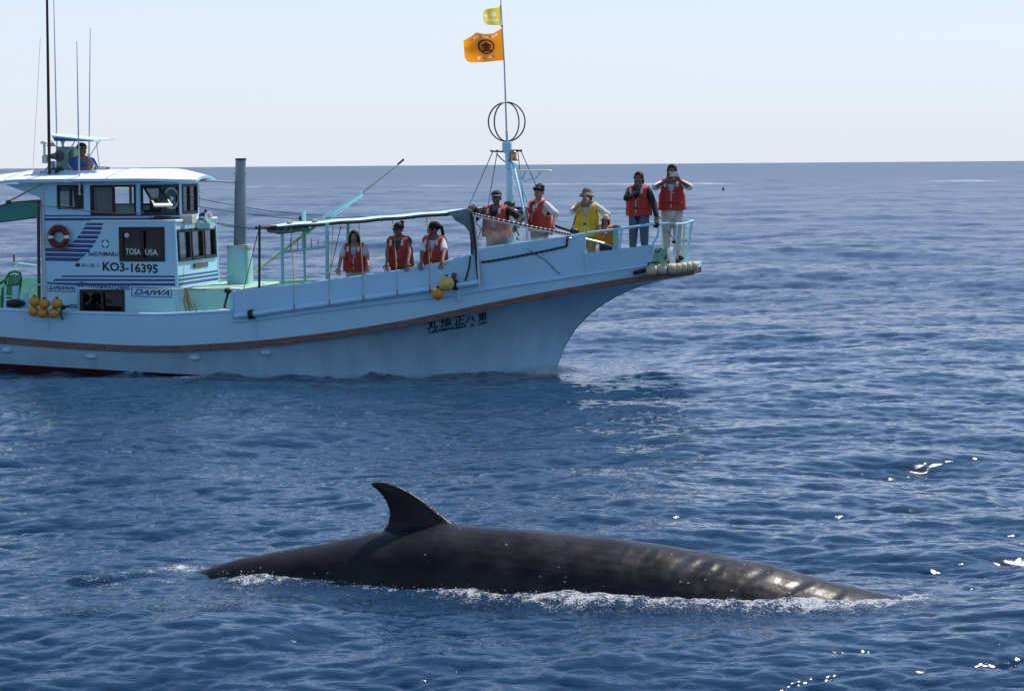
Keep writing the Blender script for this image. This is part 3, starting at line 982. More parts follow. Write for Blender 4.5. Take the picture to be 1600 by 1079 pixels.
# --- flying bridge on the roof
ZT = 3.50
mb = MB()
cx0, cx1 = bp(66, 270, -0.8).x, bp(150, 270, -0.8).x
for (xa, ya, xb, yb) in ((cx0, -0.85, cx1, -0.85), (cx1, -0.85, cx1, 0.85), (cx1, 0.85, cx0, 0.85), (cx0, 0.85, cx0, -0.85)):
    d = Vector((xb - xa, yb - ya, 0)).normalized()
    n_ = Vector((d.y, -d.x, 0))
    p, q = Vector((xa, ya, 0)), Vector((xb, yb, 0))
    lo, hi = 3.38, 3.56
    mb.hexa([p + Vector((0, 0, lo)) + n_ * 0.12, q + Vector((0, 0, lo)) + n_ * 0.12, q + Vector((0, 0, lo)) - n_ * 0.05, p + Vector((0, 0, lo)) - n_ * 0.05,
             p + Vector((0, 0, hi)), q + Vector((0, 0, hi)), q + Vector((0, 0, hi)) - n_ * 0.05, p + Vector((0, 0, hi)) - n_ * 0.05])
part('bridge_coaming', mb, PAINT, bevel=0.02, smooth=30)
c0, c1 = bp(88, 271, -0.25), bp(108, 229, -0.25)
con = part('bridge_console', MB().box(((c0.x + c1.x) / 2, -0.05, (c0.z + c1.z) / 2), (c1.x - c0.x, 0.42, c1.z - c0.z)), CONSOLE_GREEN, bevel=0.012)
part('console_door', MB().box(((c1.x + 0.04), -0.05, (c0.z + c1.z) / 2), (0.07, 0.36, c1.z - c0.z - 0.06)), CONSOLE_GREEN, con, bevel=0.01)
part('compass', MB().lathe([(0.0, 0.10), (0.04, 0.10), (0.05, 0.05), (0.03, 0.0), (0.02, -0.06)], bp(98, 224, -0.25), (0, 0, 1), 12), CREAM_METAL, con)
# sun canopy: tilted panel with blue skirt on the near edge
q = [bp(80, 211.5, -0.72), bp(146, 218.5, -0.72), bp(176, 217, -0.1), bp(172, 216.2, 0.6), bp(84, 208.3, 0.72)]
part('sun_canopy', MB().prism(q, (0, 0, -0.025)), AWNING_TOP, smooth=0)
part('canopy_skirt', MB().prism([q[0] + Vector((0.02, 0.01, -0.03)), q[1] + Vector((0, 0.01, -0.03)), bp(140, 219.5, -0.70), bp(85, 220.5, -0.70)], (0, 0.02, 0)), CANVAS_BLUE, smooth=0)
mb = MB()
mb.tube([bp(87, 218.5, -0.6), bp(150, 219, -0.6), bp(176, 217.4, 0.0)], 0.013, 6)
for a_, b_ in (((118, 219, -0.5), (93, 258, -0.5)), ((157, 218, -0.5), (137, 249, -0.6)), ((136, 240, -0.6), (153, 265, -0.6)), ((106, 256, -0.8), (118, 276, -0.8)), ((80, 220, -0.5), (90, 232, -0.5)), ((118, 218, 0.6), (100, 262, 0.6)), ((150, 217, 0.6), (156, 266, 0.6))):
    mb.tube([bp(*a_), bp(*b_)], 0.009, 6)
part('canopy_frame', mb, STEEL)
def loud(u, v, Y, r=0.075):
    c = bp(u, v, Y)
    ax = Vector((0.75, -0.66, 0))
    return part('loudspeaker', MB().lathe([(0.0, -0.24), (0.055, -0.24), (0.058, -0.06), (r, 0.0), (r * 1.05, 0.02), (r * 0.9, 0.02), (r * 0.3, -0.01), (0.025, 0.015), (0.0, 0.015)], c, ax, 18), DARKMETAL)
loud(92, 244, -0.85, 0.10)
loud(92, 267.5, -0.85, 0.09)
mb = MB().lathe([(0.0, 0.05), (0.05, 0.045), (0.07, 0.02), (0.07, 0.0), (0.025, -0.005), (0.022, -0.2), (0.04, -0.22), (0.0, -0.24)], bp(69, 224.5, -0.7), (0, 0, 1), 14)
part('gps_dome', mb, PAINT_TOP)
mb = MB().lathe([(0.0, 0.06), (0.03, 0.055), (0.085, 0.0), (0.08, -0.01), (0.0, -0.01)], bp(80, 228, -0.6), (0, 0, 1), 14)
part('gps_dome', mb, CREAM_METAL)
part('horn_box', MB().box(bp(71.5, 249, -0.75), (0.10, 0.12, 0.14)), CREAM_METAL, bevel=0.01)
part('signal_horn', MB().lathe([(0.0, -0.05), (0.05, -0.05), (0.055, 0.08), (0.03, 0.1), (0.0, 0.1)], bp(83, 257, -0.7), (0.2, -0.3, -1), 12), CHROME)
part('horn_bracket', MB().tube([bp(66, 272, -0.8), bp(80, 255, -0.8)], 0.016, 6).tube([bp(72, 243, -0.75), bp(80, 243, -0.8)], 0.014, 6), STEEL)
c = bp(162, 265, -0.3)
fl = part('floodlight', MB().box(c, (0.17, 0.14, 0.12)), CREAM_METAL, bevel=0.012)
part('lens', MB().box(c + Vector((0.09, -0.01, 0)), (0.012, 0.12, 0.10)), GLASS_DARK, fl)
part('bracket', MB().box(c + Vector((-0.02, 0, -0.10)), (0.05, 0.05, 0.12)), DARKMETAL, fl)
part('dark_tray', MB().box(bp(152, 271, -0.3), (0.26, 0.5, 0.05)), BLACK, bevel=0.01)
part('handset', MB().box(bp(144, 262, -0.5), (0.06, 0.05, 0.16), Matrix.Rotation(0.25, 3, 'Y')), PAINT_TOP, bevel=0.01)

# --- aerials
def aerial(p, q, r0, r1, mat=STEEL):
    return part('aerial', MB().tube([p, p.lerp(q, 0.5), q], [r0, (r0 + r1) / 2, r1], 7), mat)
m0 = aerial(bp(77.5, 278, -0.95), bp(72.5, -70, -0.95), 0.030, 0.020, BLACK)
aerial(bp(89, 230, 0.5), bp(84, 0, 0.5), 0.016, 0.007)
aerial(bp(124.3, 305, -1.16), bp(120, 65, -1.16), 0.019, 0.006)
aerial(bp(139, 262, 0.45), bp(141, 44, 0.45), 0.016, 0.006)
part('aerial_bracket', MB().box(bp(125, 292, -1.13), (0.035, 0.07, 0.06)).box(bp(125, 303, -1.13), (0.035, 0.07, 0.04)), PAINT, bevel=0.006)
part('stay_wire', MB().tube([bp(51.5, 262, 0.2), bp(57, 170, 0.2), bp(63, 60, 0.2)], 0.003, 4), WIRE)
# --- kit on the lower roof: dark box, horn, lamp
part('vent_box', MB().box(bp(256, 344, -0.95), (0.33, 0.12, 0.14)), BLACK, bevel=0.01)
c = bp(292, 342.5, -0.62)
part('megaphone', MB().hexa([c + Vector(p) for p in ((-.12, -.07, -.06), (.14, -.12, -.08), (.14, .12, -.08), (-.12, .07, -.06), (-.12, -.07, .06), (.14, -.12, .08), (.14, .12, .08), (-.12, .07, .06))]), CREAM_METAL, bevel=0.012)
c = bp(322, 338.5, 0.1)
lm = part('searchlight', MB().lathe([(0.0, -0.14), (0.07, -0.12), (0.10, 0.0), (0.105, 0.06), (0.09, 0.06), (0.0, 0.05)], c, (0.9, -0.4, 0.0), 18), CHROME)
part('yoke', MB().tube([c + Vector((0, -0.11, 0)), c + Vector((0, -0.11, -0.1)), c + Vector((0, 0.11, -0.1)), c + Vector((0, 0.11, 0))], 0.014, 6).box(c + Vector((0, 0, -0.16)), (0.22, 0.24, 0.10)), CYAN, lm)
part('lamp_knob', MB().ell(c + Vector((0, 0, 0.11)), (0.03, 0.03, 0.03), 8, 6), RED, lm)

# --- trunk, exhaust stack
tz = bp(300, 452.5, -1.1).z
tx1 = bp(364, 470, -1.1).x
part('deck_trunk', MB().box(((XL + tx1) / 2 + 0.03, 0, (0.6 + tz) / 2), (tx1 - XL - 0.0, 2.2, tz - 0.6)), CYAN, bevel=0.02)
part('trunk_top', MB().box(((XL + tx1) / 2 + 0.12, 0, tz + 0.015), (tx1 - XL + 0.06, 2.26, 0.03)), PAINT_TOP, bevel=0.008)
part('trunk_mat', MB().box(((XL + tx1) / 2 + 0.15, 0.1, tz + 0.035), (tx1 - XL - 0.05, 1.9, 0.012)), MINT)
SY = 0.15
s0_, s1_ = bp(375.5, 447, SY), bp(375.5, 383.5, SY)
prof = [(0.215, s0_.z - 0.1), (0.205, s0_.z + 0.3), (0.20, s1_.z - 0.04)]
mb = MB()
for r_, z_ in prof:
    pass
rows_ = []
for r_, z_ in prof:
    rows_.append([Vector((s0_.x + r_ * abs(cos(t)) ** 0.45 * (1 if cos(t) > 0 else -1), SY + r_ * abs(sin(t)) ** 0.45 * (1 if sin(t) > 0 else -1), z_)) for t in [2 * pi * k / 32 for k in range(32)]])
mb.grid(rows_, closed_u=True)
mb.add(rows_[-1], [tuple(range(32))])
part('stack_casing', mb, CYAN, smooth=50)
part('stack_collar', MB().grid([[Vector((p.x * 1 + (p.x - s0_.x) * 0.05, p.y + (p.y - SY) * 0.05, z)) for p in rows_[-1]] for z in (s1_.z - 0.05, s1_.z + 0.015)], closed_u=True).add([Vector((p.x + (p.x - s0_.x) * 0.05, p.y + (p.y - SY) * 0.05, s1_.z + 0.015)) for p in rows_[-1]], [tuple(range(32))]), STEEL)
e0, e1 = bp(375.3, 383, SY), bp(376, 248, SY)
part('exhaust_pipe', MB().tube([e0, e0.lerp(e1, 0.55), e1], [0.117, 0.108, 0.092], 24), M('stack_grey', (0.20, 0.25, 0.29), 0.45, var=0.12, dirt=((0.10, 0.08, 0.07), 5, 0.6, 0.6)), smooth=50)
part('exhaust_rim', MB().lathe([(0.093, -0.03), (0.098, -0.03), (0.098, 0.008), (0.08, 0.008), (0.078, -0.05)], e1, (0, 0, 1), 24), BLACK)
bolt = e0.lerp(e1, 0.83)
part('pipe_bolt', MB().tube([bolt + Vector((-0.13, -0.02, 0)), bolt + Vector((0.13, -0.02, 0))], 0.012, 6), STEEL)
part('roof_stay', MB().tube([bp(298, 281.5, 0.0), bp(335, 283, 0.05), bp(367, 285, SY)], 0.022, 7), STEEL)
# ------------------------------------------------------------------ awning amidships
def seg(pts, r, n=8): return MB().tube([bp(*p) for p in pts], r, n)
ROW = []
for i in range(25):
    u = 415 + (733 - 415) * i / 24
    vn = interp(u, [405, 470, 560, 650, 735], [354.5, 350.5, 343.5, 336, 328.5])
    e = bp(u, vn, -1.22)
    ROW.append([Vector((e.x, y, e.z + 0.035 * (1 - (y / 1.22) ** 2) + 0.006 * sin(i * 1.3 + y * 3))) for y in smooth_list(-1.22, 1.22, 6)])
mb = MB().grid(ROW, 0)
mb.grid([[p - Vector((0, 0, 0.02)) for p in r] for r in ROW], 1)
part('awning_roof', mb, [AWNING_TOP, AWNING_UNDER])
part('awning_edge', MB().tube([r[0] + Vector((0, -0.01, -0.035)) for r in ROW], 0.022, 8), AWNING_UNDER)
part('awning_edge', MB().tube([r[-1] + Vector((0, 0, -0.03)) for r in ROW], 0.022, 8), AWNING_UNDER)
mb = MB()
for k in (3, 7, 11, 14, 18, 21):
    mb.tube([p - Vector((0, 0, 0.03)) for p in ROW[k]], 0.014, 6)
part('awning_bow', mb, CANVAS_TEAL)
mb = MB()
for k in (2, 5):
    mb.ell(ROW[k][1] + Vector((0, 0, 0.025)), (0.05, 0.12, 0.03), 8, 6)
part('folded_canvas', mb, CANVAS_GREY)
mb = MB()
for i in range(6):
    u = 425 + 10 * i
    mb.ell(bp(u, interp(u, [420, 440, 480], [360, 362, 357]), -1.15), (0.10, 0.07, 0.04 + 0.01 * (i % 2)), 10, 6)
part('furled_canvas', mb, CANVAS_GREY)
part('awning_post', seg([(405.5, 352, -1.72), (405, 480, -1.78)], 0.022), BLACK)
part('awning_post', seg([(400, 356, -1.72), (420, 355, -1.3), (432, 354, -1.22)], 0.028), BLACK)
part('awning_post', seg([(441, 355, -1.1), (441.5, 452, -1.1)], 0.030), CYAN)
part('awning_post', seg([(511, 348, -1.3), (511.5, 446, -1.3)], 0.034), CYAN)
part('awning_post', seg([(474.5, 330, 0.2), (475, 392, 0.2)], 0.042), CYAN)
part('awning_post', seg([(475.5, 392, -1.0), (476.5, 447, -1.0)], 0.022), CYAN)
part('awning_post', seg([(544, 346, 1.0), (543, 430, 1.0)], 0.03), CYAN)
rack = part('rod_rack', seg([(441, 393, -1.1), (476, 390, -1.15), (510, 385, -1.28)], 0.024), CYAN)
for u in (454, 465, 486.5, 497):
    part('rod_peg', MB().tube([bp(u, 391, -1.15), bp(u, 373, -1.15)], 0.007, 6), DARKMETAL, rack)
part('pole_strut', seg([(396, 427, 0.4), (440, 393, 0.5), (495, 352, 0.6)], 0.026), M('pale_green_paint', (0.48, 0.58, 0.42), 0.5))
part('winch_knob', MB().ell(bp(469, 341, 0.2), (0.03, 0.03, 0.045), 8, 6), BLACK)
for pts in (((404, 360, -1.72), (380, 455, -1.6), (369, 478, -1.8)), ((533, 352, -1.0), (513, 437, -1.3)), ((735, 400, -1.3), (760, 340, -1.0))):
    part('guy_line', MB().tube([bp(*p) for p in pts], 0.007, 5), ROPE_DARK)
def sag(p, q, s, n=10):
    p, q = bp(*p), bp(*q)
    return [p.lerp(q, i / n) - Vector((0, 0, s * 4 * (i / n) * (1 - i / n))) for i in range(n + 1)]
for u, a in ((459, 0), (515, 1), (567, 2), (619.5, 3), (671, 4)):
    k = min(range(25), key=lambda i: abs(i - (u - 415) / 318 * 24))
    tp = ROW[k][0]
    bt = skin(u, interp(u, *SH) - 1, 0.03)
    part('awning_cord', MB().tube([Vector((tp.x, tp.y - 0.02, tp.z - 0.04)), bt.lerp(tp, 0.5) + Vector((0.004, 0, 0)), bt], 0.0085, 5), ROPE_TAN)
for u in (597, 646, 697, 715):
    part('awning_peg', seg([(u, interp(u, [560, 735], [345, 330]), -1.2), (u, interp(u, [560, 735], [345, 330]) + 5, -1.2)], 0.009, 5), DARKMETAL)
for pts, s in ((((297, 307, 0.0), (505, 337, 0.4)), 0.05), (((296, 320, 0.3), (520, 345, 0.6)), 0.05), (((340, 347.5, 0.0), (405, 357, -1.6)), 0.02), (((338, 349, -0.5), (402, 358, -1.6)), 0.02), (((508, 340, 0.2), (740, 329, 0.6)), 0.03)):
    part('rigging_line', MB().tube(sag(*pts, s), 0.0065, 5), WIRE)
# stowed boom
b0, b1 = bp(508, 340, 0.3), bp(566, 302, 0.3)
bm_ = part('boom', MB().tube([b0, b1], [0.045, 0.035], 10), CYAN)
part('boom_tip', MB().tube([b1, bp(627, 254, 0.3)], [0.014, 0.008], 6), ROPE_TAN, bm_)
part('boom_tip', MB().tube([bp(621, 257, 0.3), bp(631, 249, 0.3)], [0.014, 0.02, ], 6), DARKMETAL, bm_)
part('boom_line', MB().tube([b0 + Vector((0.02, 0, -0.07)), b1 + Vector((0, 0, -0.04))], 0.012, 6), AWNING_TOP, bm_)
# canvas hood closing the front of the awning
hood_px = [((700, 331), (712, 345)), ((716, 328), (725, 352)), ((728, 326), (733, 362)), ((737, 328), (735, 376)), ((740, 345), (736, 398)), ((743, 375), (731, 424)), ((747, 410), (727, 438)), ((748, 440), (737, 440))]
R1, R2 = [], []
for (a, b_), (c, d) in hood_px:
    R1.append([bp(a + (c - a) * t, b_ + (d - b_) * t, -1.62 + 0.05 * sin(5 * t + a * 0.1)) for t in (0, .25, .5, .75, 1)])
    R2.append([p + Vector((0, 0.03, 0)) for p in R1[-1]])
mb = MB().grid(R1).grid(R2)
for k in (0, -1):
    mb.grid([[p[k], q[k]] for p, q in zip(R1, R2)])
part('awning_hood', mb, CANVAS_GREY)
part('hood_post', seg([(736, 332, -1.68), (741, 370, -1.70), (748, 438, -1.74)], 0.028), BLACK)
part('hood_post', seg([(741, 338, -1.66), (746, 390, -1.70), (749.5, 448, -1.80)], 0.022), STEEL)
part('hood_rope', MB().tube([skin(735, 400, 0.06), skin(733, 418, 0.06), skin(727, 439, 0.06)], 0.018, 6), BLACK)
part('davit_block', MB().box(skin(709, 432, 0.07), (0.07, 0.07, 0.13), Matrix.Rotation(0.3, 3, 'Y')), DARKMETAL, bevel=0.012)
part('chock', MB().box(skin(711, 445, 0.06), (0.10, 0.09, 0.17)), BLACK, bevel=0.02)
part('chock', MB().box(skin(717, 462, 0.01), (0.06, 0.03, 0.20)), PAINT, bevel=0.008)

# ------------------------------------------------------------------ foredeck: rope rail, spray screens, mast
rail_px = [(738, 333.5), (760, 339), (800, 348), (835, 355.5), (870, 362), (892, 366.5)]
rp = [bp(u, v, -1.52 + 0.0012 * max(0, u - 800)) for u, v in rail_px]
part('rope_rail', MB().tube(rp, 0.022, 8), BLACK)
mb = MB()
for i in range(len(rp) - 1):
    for k in range(5):
        p = rp[i].lerp(rp[i + 1], (k + 0.3) / 5)
        q = rp[i].lerp(rp[i + 1], (k + 0.55) / 5)
        mb.tube([p, q], 0.0245, 8)
part('rope_whipping', mb, STEEL)
part('side_rod', MB().tube([p + Vector((0, -0.04, -0.025)) for p in rp], 0.010, 6), STEEL)
R = []
for i in range(15):
    u = 748 + 136 * i / 14
    t_ = bp(u, interp(u, [x for x, _ in rail_px], [y for _, y in rail_px]) + 2, -1.50 + 0.0012 * max(0, u - 800))
    b_ = bp(u, interp(u, *S2) + 4, -half(u) - 0.0)
    R.append([t_.lerp(b_, j / 6) + Vector((0, 0.035 * sin(j * 1.1 + i * 0.8) * sin(pi * j / 6), 0)) for j in range(7)])
part('spray_screen', MB().grid(R), PLASTIC_SHEET, fix=False)
R = []
for i in range(11):
    u = 752 + 142 * i / 10
    t_ = bp(u, interp(u, [752, 862, 896], [300, 324, 341]) + 2, 1.35 - 0.001 * max(0, u - 800))
    t_.z = interp(u, [752, 830, 862, 896], [2.75, 2.62, 2.55, 2.42])
    b_ = Vector((t_.x, t_.y + 0.05, pz(t_.x)))
    R.append([t_.lerp(b_, j / 6) + Vector((0, 0.03 * sin(j + i * 0.7) * sin(pi * j / 6), 0)) for j in range(7)])
part('spray_screen', MB().grid(R), PLASTIC_SHEET, fix=False)
part('rope_rail', MB().tube([r[0] for r in R], 0.026, 8), BLACK)
part('screen_strap', seg([(742, 345, -1.5), (765, 375, -1.5)], 0.008, 5), ROPE_DARK)
mp0, mp1, mp2 = bp(796.5, 330, 0), bp(794, 235, 0), bp(792, 222, 0)
mp0 = Vector((mp0.x, 0, ZF0))
mast = part('mast', MB().tube([mp0, bp(797, 318, 0), mp1], [0.075, 0.066, 0.058], 14), PAINT)
part('mast_head', MB().box(bp(792.5, 229, 0), (0.15, 0.15, 0.15)).tube([bp(792.5, 222, 0), bp(791.5, 204, 0)], 0.024, 8).box(bp(792.5, 237.5, 0), (0.11, 0.11, 0.05)), PAINT, mast, bevel=0.01)
flagpole = part('flagpole', MB().tube([bp(791.5, 206, 0), bp(788, 100, 0), bp(785, 48, 0), bp(781.5, -14, 0)], [0.016, 0.013, 0.011, 0.008], 8), STEEL, mast)
part('pole_clip', MB().ell(bp(784.2, 41, 0), (0.02, 0.02, 0.02), 8, 6).ell(bp(782.3, 10, 0), (0.016, 0.016, 0.016), 8, 6), DARKMETAL, mast)
cc = bp(791.7, 190.5, 0)
hz_ = (bp(791.7, 160, 0) - bp(791.7, 221, 0)).length / 2
for k, an in enumerate((0.08, 1.05)):
    ringp = [cc + Vector((cos(an) * 0.322 * cos(t), sin(an) * 0.322 * cos(t), hz_ * sin(t))) for t in [2 * pi * i / 48 for i in range(48)]]
    part('radar_reflector_hoop', MB().tube(ringp, 0.013, 6, closed=True), DARKMETAL, mast)
part('crosstree', MB().tube([bp(767, 236.5, 0), bp(789, 237, 0)], 0.015, 6).tube([bp(798, 235, 0), bp(815, 235.5, 0)], 0.015, 6).ell(bp(768, 236, 0), (0.03, 0.03, 0.02), 8, 6).ell(bp(777, 236, 0), (0.025, 0.025, 0.025), 8, 6).ell(bp(809, 235.5, 0), (0.025, 0.025, 0.025), 8, 6).ell(bp(814, 235.5, 0), (0.025, 0.025, 0.025), 8, 6), DARKMETAL, mast)
part('mast_lamp', MB().lathe([(0.0, 0.085), (0.045, 0.08), (0.055, 0.07), (0.05, 0.05), (0.055, -0.05), (0.06, -0.06), (0.05, -0.085), (0.0, -0.085)], bp(802.5, 243.5, -0.05), (0, 0, 1), 14), BRASS, mast)
part('lamp_bracket', MB().box(bp(802, 250.5, -0.03), (0.16, 0.08, 0.02)).tube([bp(776, 240, 0), bp(782, 247, 0), bp(789, 253, 0)], 0.012, 6), DARKMETAL, mast)
part('mast_loop', MB().tube([bp(792, 265, 0) + Vector((0.14 * cos(t), 0.09 * sin(t), 0.05 * sin(t * 0.5))) for t in [2 * pi * i / 20 for i in range(20)]], 0.009, 6, closed=True), PAINT, mast)
# tripod legs and the radar shelf
mb = MB()
mb.tube([bp(795, 253, 0), bp(800, 254.5, -0.05), bp(803.5, 262, -0.12), bp(812, 300, -0.5), bp(823, 352, -0.9), Vector((bp(826, 370, -1.0).x, -1.0, ZF0))], 0.022, 8)
mb.tube([bp(797, 253, 0.05), bp(806, 256, 0.15), bp(810, 268, 0.25), bp(818, 300, 0.5), bp(829, 325, 0.85)], 0.020, 8)
mb.tube([bp(796, 285.5, 0), bp(812, 283, 0.2), bp(820, 278, 0.2)], 0.014, 6)
mb.tube([bp(808, 282, 0), bp(818, 276, 0), bp(821, 268, 0)], 0.016, 6)
mb.tube([bp(818, 284, 0), bp(838, 278, 0), bp(845, 268.5, 0)], 0.014, 6)
part('mast_strut', mb, PAINT, mast)
part('radar_scanner', MB().box(bp(833.5, 267, 0.05), (0.62, 0.14, 0.035)), PAINT_TOP, mast, bevel=0.012)
part('mast_foot', MB().lathe([(0.10, -0.06), (0.10, 0.02), (0.07, 0.04), (0.0, 0.04)], bp(796, 318, 0), (0, 0, 1), 14), DARKMETAL, mast)
for pts, s in ((((770, 237, 0), (730, 328, 1.0)), 0.0), (((777, 237, 0), (761, 330, 0.9)), 0.0), (((809, 236, 0), (818, 320, 0.9)), 0.0), (((814, 236, 0), (842, 300, 0.9)), 0.0)):
    part('stay', MB().tube(sag(*pts, s, 2), 0.0085, 5), WIRE, mast)
part('winch', MB().box(bp(805, 330, 0.3), (0.5, 0.3, 0.16)).lathe([(0.0, -0.1), (0.09, -0.1), (0.06, -0.05), (0.06, 0.05), (0.09, 0.1), (0.0, 0.1)], bp(813, 333, 0.05), (1, 0, 0), 14), DARKMETAL, bevel=0.01)
part('winch_plate', MB().box(bp(824, 325, 0.3), (0.20, 0.2, 0.05)), STEEL)
mb = MB()
for t in smooth_list(0, 1, 5):
    p = bp(806 + 3 * sin(t * 9), 335 + 35 * t, -0.6)
    mb.tube([p, p + Vector((0.03, 0, -0.06))], 0.016, 6)
part('rope_tail', mb, ROPE_DARK)

# ------------------------------------------------------------------ bow rail
mb = MB().tube([bp(u, v, -y) for u, v, y in ((917, 364, 1.27), (960, 358.5, 1.12), (1000, 353, 0.98), (1018, 350.5, 0.92), (1040, 349, 0.82), (1054, 348.5, 0.75), (1057, 352, 0.73), (1055.5, 372, 0.73), (1053.5, 400, 0.73))], 0.021, 8)
part('bow_rail', mb, PAINT)
part('bow_rail_post', seg([(1027, 350, -0.87), (1029, 360, -0.87), (1027, 370, -0.87), (1021, 379, -0.9), (1020.5, 396, -0.92)], 0.020), PAINT)
part('bow_rail_post', seg([(971.5, 357, -1.08), (967, 392, -1.12)], 0.024), PAINT)
part('bow_rail_post', seg([(962, 360, -0.9), (962.5, 390, -0.9)], 0.05), MINT)
part('bow_rail', seg([(1054, 350, -0.72), (1068, 349.5, -0.45), (1078, 346.5, -0.25), (1083, 344.5, -0.1)], 0.020), PAINT)
part('bow_rail', seg([(1083, 344.5, -0.1), (1072, 344, 0.45), (1030, 347, 0.85), (960, 356, 1.15)], 0.020), PAINT)
part('bow_rail_post', seg([(1081, 346.5, -0.15), (1077, 372, -0.1), (1071.5, 408, -0.05)], 0.024), PAINT)
part('bow_rail_post', seg([(1069.5, 350, 0.3), (1066, 408, 0.3)], 0.016), MINT)
part('bow_rail_post', seg([(1064, 374, 0.1), (1080, 373, -0.1)], 0.012), MINT)
part('bow_rail_post', seg([(1035, 348, 0.8), (1035, 408, 0.8)], 0.018), PAINT)
part('mooring_line', MB().tube([bp(1042, 360, -0.5), bp(1050, 370, -0.6), bp(1055, 378, -0.73)], 0.008, 5), BLACK)
part('mooring_line', MB().tube([bp(1021, 392, -0.92), bp(1028, 394, -0.8), bp(1033, 388, -0.7)], 0.012, 5), BLACK)
part('mooring_line', MB().tube([bp(1012, 417, -1.0), bp(1013, 411, -1.0), bp(1019, 410, -0.95), bp(1030, 410, -0.85)], 0.016, 6), BLACK)
part('rail_knot', MB().ell(bp(1025, 351.5, -0.88), (0.06, 0.04, 0.05), 10, 6).ell(bp(1053, 378, -0.74), (0.04, 0.04, 0.03), 10, 6).ell(bp(1064, 403, -0.5), (0.05, 0.04, 0.05), 10, 6), BLACK)
c = bp(1048.5, 396, -0.68)
dl = part('deck_light', MB().lathe([(0.0, -0.06), (0.05, -0.05), (0.115, 0.0), (0.115, 0.02), (0.10, 0.025), (0.0, 0.02)], c, (0.86, -0.5, 0.1), 20), PAINT_TOP)
part('bracket', MB().tube([c + Vector((-0.03, 0, 0.02)), c + Vector((-0.12, 0.02, -0.08)), c + Vector((-0.04, 0.0, -0.16))], 0.012, 6), BLACK, dl)
part('rope_rail', MB().tube([skin(887, 372, 0.05), bp(915, 373, -1.25), bp(940, 379, -1.15), bp(962, 386, -1.05)], 0.015, 6), STEEL)
part('black_bag', MB().ell(bp(897, 361, -1.2), (0.09, 0.07, 0.05), 10, 7), BLACK)
part('bag_strap', seg([(893, 360, -1.15), (898, 345, -1.1), (900, 338, -1.0)], 0.012, 5), BLACK)
part('bow_hose', MB().tube([skin(990, 427, 0.05), skin(1000, 424, 0.06), skin(1012, 421, 0.06)], 0.035, 8), BLACK)
# hose and stay rope on the well, beside the trunk
part('lashed_pole', MB().tube([bp(350, 484, -1.5), bp(353, 470, -1.4), bp(357, 456, -1.3)], 0.022, 7).ell(bp(356, 454, -1.3), (0.07, 0.05, 0.05), 8, 6), BLACK)
part('deck_fender', MB().ell(bp(347, 485, -1.6), (0.09, 0.07, 0.035), 10, 6), FLOAT_CREAM)
part('handrail', seg([(225, 452, -1.25), (300, 451, -1.25), (360, 450, -1.3)], 0.012), PAINT_TOP)
part('handrail', seg([(48, 458, -1.5), (46, 447, -1.5), (52, 444.5, -1.5), (80, 445, -1.4), (100, 446.5, -1.2), (118, 447, -1.12), (119.5, 455, -1.12), (121, 488, -1.12)], 0.016), PAINT)
part('handrail', seg([(8, 482, -1.6), (8.5, 446, -1.6)], 0.022), PAINT)
part('handrail', seg([(24.5, 436, 1.7), (25, 414, 1.7), (30, 411, 1.7), (60, 415, 1.7)], 0.014), PAINT_TOP)
part('handrail', seg([(-120, 405, 1.7), (0, 408.5, 1.7), (60, 415, 1.7)], 0.010), MINT)
part('bollard', MB().box(bp(25, 464, -1.0), (0.10, 0.10, 0.40)), PAINT, bevel=0.015)
part('bollard', MB().box(bp(40, 470, -1.1), (0.09, 0.09, 0.32)), PAINT, bevel=0.015)
part('net_heap', MB().ell(bp(23, 474, -1.2), (0.2, 0.2, 0.08), 12, 8), BLACK)
part('mast_stub', seg([(22, 409, 1.7), (21.5, 398, 1.7)], 0.018), RED)
# stern gear out of frame: transom rail
part('stern_rail', MB().tube([Vector((RX0 - 1.6, -1.4, 1.25)), Vector((RX0 - 1.6, -1.4, 1.9)), Vector((RX0 - 1.6, 1.4, 1.9)), Vector((RX0 - 1.6, 1.4, 1.5))], 0.02, 8), PAINT)

# --- ship's name on the bow: characters and roman letters on the curved plating
def hull_text(body, bl, br, h_px, mat, y0=-1.5, **kw):
    def fn(s, t):
        u = bl[0] + (br[0] - bl[0]) * s
        v = bl[1] + (br[1] - bl[1]) * s - h_px * t
        p = bp(u, v, y0)
        for _ in range(5):                     # settle on the plating
            q = on_hull(p.x, p.z)
            p = bp(u, v, q.y)
        return on_hull(p.x, p.z)
    return lettering(body, fn, mat, boat, **kw)
for ch, (a, c, d, e) in zip('丸純正八第', ((667.5, 516.5, 684, 501.5), (688.5, 513, 705, 499), (710, 508.5, 726, 496), (727, 505, 744, 496), (746.5, 502.5, 761, 490))):
    hull_text(ch, (a, c), (d, c - 2.6), c - e + 1.0, BLACKPAINT, bold=0.02)
hull_text('URAMNUJieS', (670, 523), (729, 512), 6.0, BLACKPAINT, bold=0.035)
hull_text('8', (735.5, 510.8), (740.5, 510), 4.8, BLACKPAINT, bold=0.02)
hull_text('ON', (748, 508.5), (760.5, 506), 5.0, BLACKPAINT, bold=0.035)
